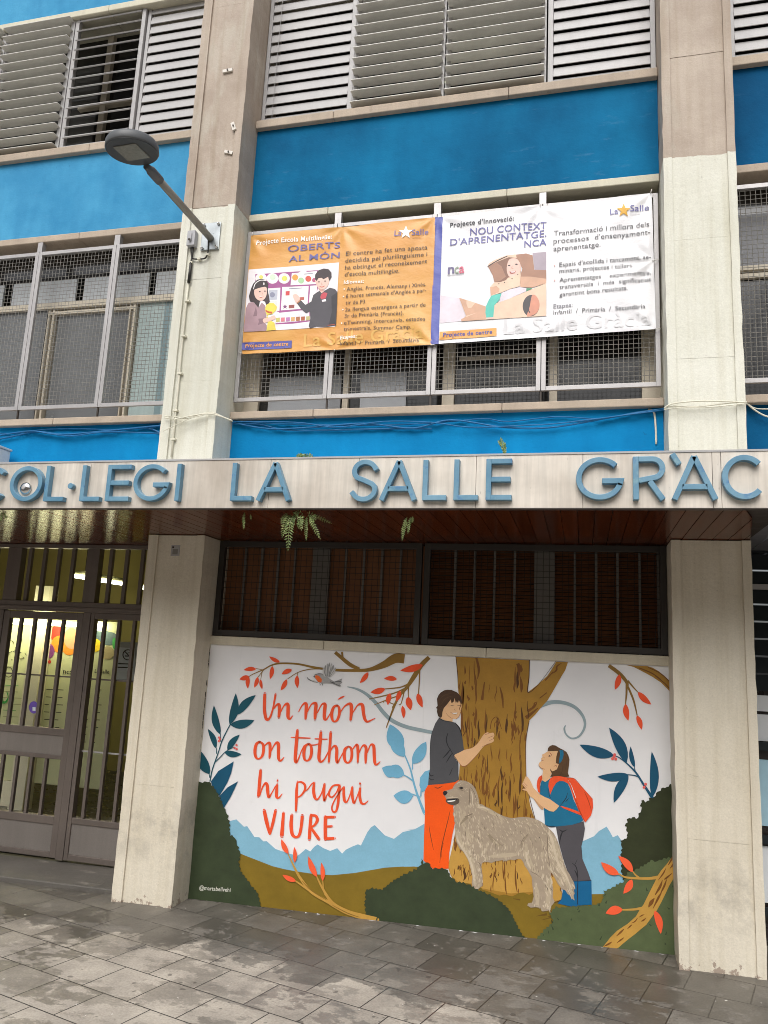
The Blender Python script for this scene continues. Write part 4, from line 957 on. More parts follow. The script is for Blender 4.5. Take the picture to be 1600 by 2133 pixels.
def fern(label, specs, m_, seed, name='fern'):
    rg = random.Random(seed); mb = MB()
    for (u0, v0, u1, v1, y0, y1, sag, n, ln) in specs: frond(mb, P(u0, v0, y0), P(u1, v1, y1), sag, n, ln, m_, rg)
    u, v = specs[0][0], specs[0][1]; o = mb.build(name, m_, None, origin=P(u, v, specs[0][4])); tag(o, label, 'plant', 'plants rooted in the canopy'); return o
YFn = -0.93
fern('large fern clump hanging from the soffit below the middle of the sign', [(612, 1072, 600, 1145, YFn, YFn - .02, .03, 14, .034), (606, 1072, 588, 1118, YFn, YFn, .02, 12, .028), (618, 1074, 608, 1105, YFn, YFn, .02, 9, .02), (630, 1072, 628, 1104, YFn, YFn - .04, .03, 9, .03), (640, 1076, 638, 1124, YFn, YFn, .01, 12, .016), (642, 1074, 657, 1082, YFn, YFn - .03, .02, 7, .035), (645, 1076, 667, 1122, YFn, YFn - .02, .04, 13, .022), (650, 1074, 690, 1090, YFn + .04, YFn + .06, .01, 9, .018), (628, 1068, 616, 1072, YFn, YFn - .03, .01, 6, .03), (600, 1070, 586, 1090, YFn, YFn, .01, 8, .02), (634, 1078, 622, 1100, YFn, YFn, .02, 8, .026)], FERN, 2)
fern('thin fern frond hanging below the letters L and A', [(510, 1068, 508, 1102, YFn, YFn, .01, 10, .014), (522, 1072, 523, 1082, YFn, YFn, .0, 4, .01)], FERN, 3)
fern('fern sprig hanging from the soffit below the double L', [(848, 1078, 838, 1124, YFn, YFn, .015, 12, .018), (856, 1078, 850, 1110, YFn, YFn, .01, 8, .016), (860, 1076, 858, 1088, YFn, YFn, 0, 5, .012)], FERN, 4)
fern('tiny dark frond at the left end of the soffit', [(4, 1066, 2, 1085, YFn, YFn, .0, 6, .014), (8, 1068, 14, 1080, YFn, YFn, 0, 5, .012)], FERN2, 6)
fern('low green tuft on the canopy edge above the gap after the second word', [(634, 962, 618, 950, -.95, -.97, .01, 6, .03), (636, 962, 634, 946, -.95, -.97, .01, 6, .03), (638, 962, 650, 948, -.95, -.97, .01, 6, .03), (630, 962, 626, 945, -.94, -.96, .01, 6, .025), (640, 962, 648, 955, -.94, -.98, .01, 5, .025)], FERN2, 7, 'weed')
fern('tall spindly weed on the canopy edge above the last E', [(1053, 948, 1043, 912, -.9, -.9, .005, 12, .018), (1050, 946, 1052, 922, -.9, -.9, .004, 8, .014), (1046, 930, 1038, 918, -.9, -.9, .002, 5, .014)], FERN2, 9, 'weed')
# small white notice on the left pillar: a plain card
q = P(366, 1147, 0.016); mb = MB(); mb.box(q.x - .034, q.x + .034, .010, .0155, q.z - .04, q.z + .04, WHITE_PAINT)
cd_ = mb.build('wall_card', WHITE_PAINT, None, origin=q); tag(cd_, 'small white card stuck high on the lower left pillar', 'card')
mb = MB(); mb.box(q.x - .02, q.x + .02, .0085, .0098, q.z - .028, q.z + .01, mat('card_grey', '#8b8780', .6)); mb.box(q.x - .026, q.x - .012, .0085, .0098, q.z + .018, q.z + .03, TRIM); mb.build('print', None, cd_) if False else mb.build('print', MATS['card_grey'], cd_)
# ------------------------------------------------------------------ the painted wall
A = Z(380, 1320, .3125); B = Z(840, 1340, .375); C1 = Z(500, 1430, .2); C2 = Z(500, 1590, .2); D = Z(860, 1420, .18762); E = Z(1060, 1520, .1875)
FZ = Z(910, 1610, .19375); T = Z(930, 1350, .16875); Q1 = Z(1200, 1360, .15); Q2 = Z(1200, 1620, .17817)
YM = 0.24; G_ = 1.13
def paint(key, h, g=G_, var=0.06, sc=4):
    k = 'mural_' + key
    if k in MATS: return MATS[k]
    mt = bpy.data.materials.new(k); t, bs = nodes(mt); p = pos(t); c = rgb(h, g)
    br = ramp(t, noise(t, pos(t, (sc, 1, sc * 1.3)), 1.6, 6, .65), .28, .74, tuple(x * (1 - var * 1.6) for x in c[:3]) + (1,), tuple(min(.92, x * (1 + var)) for x in c[:3]) + (1,))
    g2 = ramp(t, noise(t, p, 120, 3), .25, .75, (.94, .94, .94, 1), (1.02, 1.02, 1.02, 1)); br = mix(t, 1.0, br, g2, 'MULTIPLY')
    t.links.new(br, bs.inputs['Base Color']); bs.inputs['Roughness'].default_value = .55; bs.inputs['Specular IOR Level'].default_value = .3
    bump(t, bs, mix(t, .5, noise(t, p, 34, 5, .6), noise(t, pos(t, (4, 1, 30)), 1.0, 4)), .16, .006)
    MATS[k] = mt; return mt
def white_wall():
    mt = bpy.data.materials.new('mural_white'); t, bs = nodes(mt); p = pos(t)
    c = mix(t, ramp(t, noise(t, p, 1.4, 5), .3, .7), rgb('#dcdbdc'), rgb('#ebeaea'))
    drip = ramp(t, noise(t, pos(t, (22, 1, .8)), 1.0, 5, .65), .62, .74); c = mix(t, math_(t, 'MULTIPLY', drip, .35), c, rgb('#c9c9c8'))
    smu = ramp(t, noise(t, p, 3.5, 7, .75), .60, .72); c = mix(t, math_(t, 'MULTIPLY', smu, .30), c, rgb('#c2c4bf'))
    t.links.new(c, bs.inputs['Base Color']); bs.inputs['Roughness'].default_value = .55; bs.inputs['Specular IOR Level'].default_value = .3
    bump(t, bs, mix(t, .5, noise(t, p, 34, 5, .6), noise(t, pos(t, (4, 1, 30)), 1.0, 4)), .16, .006); return mt
M_WHITE = white_wall()
RD = paint('orange_red', '#df4f28'); TEAL = paint('teal', '#14505f', 1.0); TEAL2 = paint('teal_low', '#104f6c', 1.0); SKYB = paint('light_blue', '#7fb0c6', 1.05); LBL = paint('leaf_blue', '#6fabc8', 1.05); OCH = paint('ochre', '#80681f', 1.0, .1)
DG = paint('dark_green', '#39442d', .95, .16, 6); DG2 = paint('deep_green', '#343a20', .9, .14, 6); MG = paint('mid_green', '#566240', .95, .12, 5); TR = paint('trunk', '#a47a2d', 1.0, .1, 5); TRL = paint('trunk_light', '#bd9143', 1.02, .08, 5); BK = paint('bark', '#7a4c1e', .95, .1, 6); BKD = paint('bark_dark', '#54351a', .95)
TWIG = paint('twig', '#8c6a2c', 1.0, .1, 8); GREY = paint('swirl', '#8d9ea2', 1.05); SKIN = paint('skin', '#dcb083', 1.05, .04); SKIN2 = paint('skin_shade', '#c79a70', 1.05, .04); SHIRT = paint('charcoal', '#4d4d50', 1.05); BLK = paint('near_black', '#26262a', 1.0); ORA = paint('orange', '#f2540f', 1.1, .06); ORD = paint('orange_dark', '#a8380c', 1.0)
HAIR = paint('hair', '#4b3524', 1.0, .15, 12); HAIR2 = paint('hair_brown', '#5a4028', 1.0, .15, 12); TSH = paint('tshirt', '#186a8c', 1.05); PANT = paint('pants', '#4f4c50', 1.05); BOOT = paint('boots', '#0d5d8a', 1.05); BERRY = paint('berry', '#d9605a'); TOOTH = paint('tooth', '#efebe4', 1.0); LIP = paint('lip', '#9a5a48', 1.0)
FUR = paint('fur', '#a3937f', 1.05, .08, 9); FURL = paint('fur_light', '#c3b49c', 1.08, .06, 12); FURM = paint('fur_mid', '#b3a38b', 1.05, .06, 12); FURD = paint('fur_dark', '#7f705f', 1.0, .08, 12); FURS = paint('fur_shade', '#94856f', 1.0, .08, 12); FURK = paint('fur_shadow', '#574c42', 1.0)
BIRDG = paint('bird_grey', '#9b9a98', 1.05, .1, 20); BIRDL = paint('bird_light', '#bfbdba', 1.05); BIRDD = paint('bird_dark', '#4a4a4c', 1.0); BIRDO = paint('bird_orange', '#dd6428', 1.05); TCH = paint('dark_ochre', '#6a4f1c', 1.0)
mur = thing('painted_mural', 'painted wall mural of a tree, two children and a dog with orange lettering', 'mural', (-1.05, YM, 0))
gl = lambda x: ground(x) - 0.03
# wall body, down into the pavement
mb = MB(); mb.hexa([(XL1 - .03, YM, gl(XL1)), (XR0 + .03, YM, gl(XR0)), (XR0 + .03, .5, gl(XR0)), (XL1 - .03, .5, gl(XL1)), (XL1 - .03, YM, 1.677), (XR0 + .03, YM, 1.677), (XR0 + .03, .5, 1.677), (XL1 - .03, .5, 1.677)], M_WHITE)
mb.build('wall', M_WHITE, mur)
GRIME = mat('wall_foot_grime', '#4f4a42', .8, .25, 20)
def base_v(u): return 1873 + (u - 386) * (1994 - 1873) / (1414 - 386)
def top_v(u): return 1342.5 + (u - 437.8) * (1390 - 1342.5) / 962.8
def ap(fn, l): return [fn(p) for p in l]
def clipx(pts): return [(min(p[0], 1413 if p[1] > 1700 else 1401 + (p[1] - 1390) * .02), min(max(p[1], top_v(p[0]) + .2), base_v(p[0]) - .5)) for p in pts]
def new(): return Art(YM - .0012, .0006)
def leaves(art, fn, l, m_, layer, wmul=1.0, bend=.04):
    for k, (a, b, w) in enumerate(l): art.poly([fn(p) for p in leaf_pts(a, b, w * wmul, 9, bend * (1 if k % 2 else -1))], m_, layer)
def strokes(art, fn, sc, l, m_, layer, n=6):
    for s in l: art.stroke([fn(p[:2]) + (p[2] * sc,) for p in s], m_, layer, n)
R1 = random.Random(11)
# mountains
a = new()
a.poly(ap(A, [(296, 1265), (320, 1248), (360, 1238), (410, 1287), (432, 1283), (480, 1355), (512, 1357), (540, 1385), (562, 1383), (620, 1435), (700, 1463), (770, 1480), (800, 1455), (822, 1435), (852, 1452), (880, 1420), (902, 1405), (940, 1430), (985, 1448), (1032, 1430), (1065, 1466), (1090, 1440), (1130, 1420), (1170, 1404), (1190, 1412), (1232, 1325), (1258, 1290), (1282, 1276), (1350, 1345), (1410, 1368), (1470, 1322), (1560, 1302)]) + ap(B, [(0, 1040), (70, 1030), (122, 1000), (122, 1300)]) + ap(A, [(1000, 1640), (380, 1560)]), SKYB, 1)
a.build('painted_mountains', mur, 'painted blue mountains left of the boy'); a = new()
a.poly(ap(B, [(985, 1105), (1060, 1072), (1085, 1045), (1130, 1018), (1150, 1050), (1165, 1078), (1192, 1066), (1212, 1095), (1235, 1200), (1260, 1410), (980, 1410)]), SKYB, 1)
a.build('painted_mountains', mur, 'painted blue mountain behind the girl')
# hills
a = new()
pts = ap(A, [(370, 1458), (420, 1480), (480, 1503), (600, 1550), (680, 1570), (760, 1585), (900, 1605), (1000, 1610), (1150, 1595), (1350, 1560), (1480, 1552)]) + ap(B, [(0, 1242), (60, 1240), (120, 1246), (300, 1320), (600, 1350), (830, 1380), (900, 1396), (1110, 1393), (1290, 1400), (1300, 1500)])
pts += [(u, base_v(u) - .5) for u in (1330, 1200, 1000, 800, 640, 480)]
a.poly(pts, OCH, 2); rg = random.Random(21)
for k in range(40):
    x = rg.uniform(620, 1200); y = rg.uniform(1350, 1640); a.stroke([B((x, y)) + (rg.uniform(2, 6),), B((x + rg.uniform(-60, 60), y + rg.uniform(-8, 20))) + (1,)], TCH if k % 3 else OCH, 3, 2, cap=False) if inside(B((x, y)), pts) and rg.random() < .35 else None
a.build('painted_hill', mur)
# the tree: trunk, boughs and bark
a = new()
trunk = ap(B, [(292, 66), (380, 68), (500, 78), (600, 84), (702, 92), (700, 180), (693, 272), (745, 232), (800, 182), (828, 140), (850, 98), (915, 101), (900, 150), (880, 182), (830, 270), (800, 320), (770, 352), (735, 395), (700, 430), (686, 490), (680, 560), (680, 650), (682, 730), (690, 800), (705, 900), (735, 990), (790, 1150), (835, 1250), (868, 1330), (885, 1395), (876, 1428), (845, 1436), (800, 1420), (760, 1400), (724, 1385), (700, 1398), (660, 1380), (605, 1406), (560, 1396), (535, 1402), (490, 1385), (440, 1368), (420, 1340), (380, 1346), (345, 1325), (310, 1345), (284, 1330), (262, 1285), (248, 1240), (262, 1180), (280, 1100), (290, 1040), (300, 900), (308, 760), (318, 620), (322, 500), (322, 420), (312, 330), (304, 240), (302, 170)])
a.poly(clipx(trunk), TR, 4)
low = ap(B, [(262, 1285), (250, 1240), (262, 1180), (285, 1080), (330, 1130), (420, 1190), (560, 1180), (700, 1190), (790, 1230), (835, 1260), (868, 1330), (882, 1395), (876, 1426), (845, 1430), (724, 1380), (600, 1390), (440, 1362), (380, 1335), (310, 1330)])
a.poly(low, TRL, 5)
rg = random.Random(5); n = 0
while n < 240:
    x, y = rg.uniform(255, 890), rg.uniform(80, 1420)
    if not inside((x, y), [((p[0] - 840) / .375, (p[1] - 1340) / .375) for p in trunk]): continue
    edge = min(abs(x - 310), abs(x - 690)) < 95 or y > 420
    if not edge and rg.random() < .62: continue
    if 420 < x < 590 and y < 420 and rg.random() < .7: continue
    L = rg.choice((rg.uniform(20, 60), rg.uniform(60, 150))); lean = -.9 if (x > 705 and y < 420) else rg.uniform(-.06, .06) + (.18 * (x - 500) / 250 if y > 1000 else 0)
    dx = L * lean
    e1, e2 = (x - dx / 2, y - L / 2), (x + dx / 2, y + L / 2)
    tp = [((p[0] - 840) / .375, (p[1] - 1340) / .375) for p in trunk]
    if not (inside(e1, tp) and inside(e2, tp)): continue
    w = rg.uniform(3, 11) * (1.5 if L > 60 and rg.random() < .4 else 1)
    a.stroke([B(e1) + (.6,), B((x + rg.uniform(-5, 5), y - L * .18)) + (w * .375 * .8,), B((x + rg.uniform(-6, 6), y + L * .2)) + (w * .375,), B(e2) + (.5,)], BK if rg.random() < .78 else BKD, 6, 4, cap=False); n += 1
for s in ([(540, 1000, 10), (560, 900, 9), (610, 850, 9), (650, 900, 9), (680, 1000, 8)], [(590, 980, 7), (600, 920, 8), (630, 920, 8), (640, 1000, 7)], [(660, 480, 10), (690, 600, 26), (700, 740, 12)], [(470, 420, 12), (440, 640, 34)], [(370, 120, 26), (400, 260, 30), (385, 380, 8)], [(880, 190, 40), (900, 260, 46), (870, 420, 14)], [(1000, 780, 36), (1090, 720, 20), (1120, 660, 8)], [(980, 860, 46), (1060, 800, 30), (1130, 740, 10)], [(1220, 400, 14), (1320, 290, 12)], [(1150, 620, 12), (1240, 550, 12)]): a.stroke([T(p[:2]) + (p[2] * .16875,) for p in s], BK, 6, 5, cap=False)
for s in ([(292, 66, 3), (302, 170, 3), (305, 250, 2)], [(701, 92, 4), (699, 190, 4), (693, 272, 4), (750, 230, 2), (848, 100, 2)], [(700, 430, 3), (682, 540, 3), (681, 660, 2.5), (690, 800, 3), (735, 985, 3)], [(878, 1428, 3), (840, 1440, 3)]): a.stroke([B(p[:2]) + (p[2] * .45,) for p in s], BKD, 6, 6, cap=False)
a.build('painted_tree', mur)
# overhead branches with red leaves
a = new()
for s in ([(1480, 118, 62), (1420, 150, 62), (1340, 208, 44), (1245, 240, 24), (1150, 245, 20), (1030, 243, 17), (930, 233, 15), (860, 221, 14), (760, 201, 12), (650, 198, 11), (590, 212, 9), (545, 237, 8), (470, 270, 5), (440, 288, 4)], [(1018, 98, 22), (1060, 160, 24), (1120, 208, 26), (1180, 236, 20)], [(1064, 98, 14), (1068, 160, 12)], [(910, 235, 6), (850, 237, 6), (770, 258, 5), (700, 303, 4)], [(545, 237, 5), (503, 290, 4)], [(532, 250, 4), (522, 305, 3)], [(770, 258, 4), (766, 280, 3)], [(530, 240, 4), (490, 232, 3)]):
    a.stroke([(lambda q: (q[0], max(q[1], top_v(q[0]) + p[2] * .16)))(A(p[:2])) + (p[2] * .3125,) for p in s], TWIG, 3, 6, cap=False)
leaves(a, A, [((650, 190), (578, 152), 26), ((492, 235), (408, 242), 28), ((442, 283), (381, 304), 32), ((440, 283), (436, 366), 28), ((503, 288), (479, 360), 27), ((521, 305), (532, 370), 21), ((600, 216), (584, 304), 29), ((730, 240), (661, 270), 32), ((696, 304), (655, 379), 30), ((765, 278), (768, 363), 30), ((1239, 257), (1183, 329), 32)], RD, 4)
a.build('painted_branch', mur, 'painted olive branch with red leaves above the first line of lettering')
a = new()
for s in ([(144, 62, 22), (100, 122, 26), (60, 185, 26), (20, 245, 18), (-20, 290, 16), (-50, 350, 12), (-80, 430, 7), (-95, 470, 5)], [(92, 130, 8), (90, 200, 7), (85, 282, 5)], [(32, 225, 8), (28, 270, 6), (30, 300, 4)], [(30, 225, 8), (-20, 245, 7), (-120, 255, 5)], [(10, 250, 7), (-60, 280, 7), (-190, 310, 5)], [(-20, 290, 6), (-80, 310, 6), (-160, 342, 4)], [(-50, 340, 5), (-100, 320, 5), (-110, 330, 3)], [(-40, 330, 5), (-58, 350, 4), (-60, 360, 3)], [(12, 240, 6), (-10, 330, 5), (-25, 340, 3)]):
    a.stroke([(lambda q: (q[0], max(q[1], top_v(q[0]) + p[2] * .19)))(B(p[:2])) + (p[2] * .375,) for p in s], TWIG, 3, 6, cap=False)
leaves(a, A, [((1604, 208), (1452, 246), 46), ((1430, 303), (1344, 299), 32), ((1352, 368), (1254, 391), 40), ((1385, 396), (1369, 476), 34), ((1452, 380), (1424, 452), 32), ((1498, 424), (1522, 510), 32), ((1466, 480), (1475, 566), 28), ((1566, 400), (1602, 492), 34)], RD, 4)
leaves(a, B, [((28, 297), (42, 371), 27), ((84, 280), (106, 356), 32), ((100, 122), (0, 152), 34)], RD, 4)
a.build('painted_branch', mur, 'painted branch with red leaves hanging beside the trunk')
a = new()
for s in ([(455, 145, 50), (600, 285, 52), (700, 400, 46), (712, 470, 36)], [(704, 440, 30), (700, 580, 26), (686, 712, 14)], [(722, 470, 28), (800, 660, 26), (850, 870, 14)], [(720, 385, 24), (790, 470, 20), (862, 548, 12)]): a.stroke([(lambda q: (q[0], max(q[1], top_v(q[0]) + 3)))(Q1(p[:2])) + (p[2] * .15,) for p in s], TWIG, 3, 6, cap=False)
leaves(a, Q1, [((606, 298), (541, 513), 82), ((686, 708), (727, 943), 84), ((846, 868), (912, 1068), 72), ((860, 543), (1046, 718), 84)], RD, 4)
corner = ap(Q1, [(705, 162), (850, 172), (990, 182), (1060, 205), (1150, 255), (1240, 340), (1330, 415), (1338, 578), (1260, 490), (1180, 412), (1060, 332), (900, 245), (800, 195)])
a.poly(clipx(corner), TR, 3)
for s in ([(880, 210, 14), (1050, 280, 16), (1180, 370, 10)], [(1000, 200, 10), (1180, 290, 14), (1320, 420, 12)], [(1100, 320, 8), (1240, 430, 14), (1330, 540, 6)]): a.stroke([Q1(p[:2]) + (p[2] * .15,) for p in s], BK, 4, 5, cap=False)
a.build('painted_branch', mur, 'painted brown branch in the upper right corner of the mural')
# teal sprays and berries
a = new()
strokes(a, A, .3125, [[(184, 985, 8), (200, 905, 8), (240, 790, 7), (262, 720, 7), (300, 640, 7), (335, 580, 6), (368, 535, 5)], [(215, 860, 6), (250, 825, 6), (290, 785, 5), (345, 755, 4)], [(182, 960, 6), (178, 935, 5)], [(228, 800, 6), (226, 760, 4)], [(256, 720, 5), (253, 665, 4)]], TEAL, 5)
leaves(a, A, [((181, 937), (107, 768), 68), ((224, 765), (169, 634), 36), ((252, 672), (210, 478), 46), ((315, 607), (356, 397), 52), ((366, 540), (489, 409), 50), ((320, 608), (480, 578), 56), ((300, 778), (382, 673), 40), ((280, 790), (394, 804), 40)], TEAL, 5, 1.05, .06)
for p in ((245, 692), (243, 716), (250, 704), (361, 743), (348, 762), (362, 770)): a.disc(A(p), 2.4, 2.4, BERRY, 6, 12)
a.poly(ap(A, [(190, 985), (240, 915), (342, 852), (325, 930), (300, 992), (270, 1045), (245, 1082), (205, 1040)]), TEAL2, 5); a.poly(ap(A, [(245, 1085), (300, 1025), (371, 984), (345, 1040), (320, 1092), (275, 1165)]), TEAL2, 5)
a.build('painted_spray', mur, 'painted dark teal spray with red berries left of the lettering')
a = new()
strokes(a, Q1, .15, [[(545, 1430, 12), (600, 1455, 14), (700, 1530, 18), (830, 1660, 24), (940, 1830, 30), (1065, 2020, 44)], [(875, 1725, 16), (810, 1702, 14), (720, 1690, 10)], [(825, 1655, 14), (812, 1590, 10)]], TEAL2, 5)
leaves(a, Q1, [((530, 1428), (50, 1275), 150), ((705, 1525), (460, 1038), 150), ((815, 1592), (758, 1298), 66), ((1060, 2010), (1052, 1368), 126), ((735, 1692), (298, 1720), 118), ((728, 1700), (525, 2084), 128)], TEAL2, 5, 1.0, .05)
for p in ((537, 1414), (508, 1470), (553, 1474), (530, 1440), (966, 1824), (946, 1866)): a.disc(Q1(p), 3.1, 3.1, BERRY, 6, 12)
a.build('painted_spray', mur, 'painted dark teal spray with red berries right of the girl')
a = new()
strokes(a, B, .375, [[(118, 945, 16), (85, 860, 13), (60, 780, 11), (40, 700, 9), (10, 625, 7), (-8, 590, 5)], [(60, 770, 9), (20, 740, 7), (-30, 722, 5)], [(52, 700, 7), (52, 660, 5)], [(92, 855, 8), (40, 835, 6), (0, 835, 5)], [(98, 850, 8), (100, 800, 6)]], LBL, 5)
leaves(a, B, [((-8, 592), (-74, 450), 92), ((51, 668), (127, 546), 62), ((-30, 722), (-118, 692), 68)], LBL, 5, 1.0, .05)
leaves(a, A, [((1478, 822), (1399, 655), 84), ((1480, 940), (1349, 905), 88), ((1538, 1083), (1407, 1080), 90), ((1540, 868), (1605, 728), 76)], LBL, 5, 1.0, .06)
a.poly(ap(B, [(104, 828), (90, 790), (94, 745), (120, 712), (160, 700), (160, 800)]), LBL, 5)
a.build('painted_spray', mur, 'painted pale blue spray left of the boy')
a = new()
strokes(a, A, .3125, [[(1100, 354, 5), (1160, 368, 14), (1225, 402, 20), (1290, 462, 24), (1340, 525, 26), (1400, 580, 26), (1490, 620, 25), (1600, 645, 24), (1680, 660, 22), (1720, 662, 22)]], GREY, 3)
strokes(a, B, .375, [[(748, 360, 16), (775, 342, 24), (830, 327, 22), (890, 330, 20), (945, 350, 19), (985, 385, 17), (1008, 430, 15), (1005, 475, 13), (975, 518, 11), (935, 528, 9), (905, 505, 9), (895, 475, 10), (902, 456, 5)]], GREY, 3)
a.build('painted_breeze', mur)
# bird
a = new()
a.poly(ap(A, [(872, 287), (880, 274), (905, 267), (935, 270), (985, 302), (1012, 320), (1066, 298), (1058, 318), (1066, 325), (1050, 338), (1060, 352), (1035, 350), (1000, 335), (960, 330), (925, 332), (900, 318), (885, 300)]), BIRDG, 6)
for k in range(7):
    t_ = k / 6; a.poly([A(p) for p in leaf_pts((955 + 30 * t_, 290), (938 + 84 * t_, 225 - 34 * math.sin(math.pi * t_)), 24)], BIRDG if k % 2 else BIRDL, 7)
    a.stroke([A((955 + 30 * t_, 285)) + (.7,), A((940 + 82 * t_, 228 - 32 * math.sin(math.pi * t_))) + (.4,)], BIRDD, 8, 2, cap=False)
a.poly(ap(A, [(832, 292), (850, 305), (880, 312), (905, 325), (880, 325), (850, 314), (838, 304)]), BIRDL, 6); a.stroke([A((832, 291)) + (1,), A((842, 304)) + (1.6,), A((870, 318)) + (.8,), A((905, 328)) + (.6,)], BIRDD, 7, 4, cap=False)
a.poly(ap(A, [(882, 288), (892, 276), (912, 282), (930, 304), (926, 326), (905, 322)]), BIRDO, 8); a.poly(ap(A, [(870, 288), (884, 282), (886, 290)]), BIRDD, 8)
for l in (((880, 275), (910, 266), (940, 270)), ((985, 320), (1030, 340), (1050, 350)), ((1000, 325), (1040, 318), (1062, 322)), ((915, 332), (920, 342), (915, 342)), ((930, 332), (936, 342), (932, 343))): a.stroke([A(p) + (1.1,) for p in l], BIRDD, 9, 4, cap=False)
a.build('painted_bird', mur)
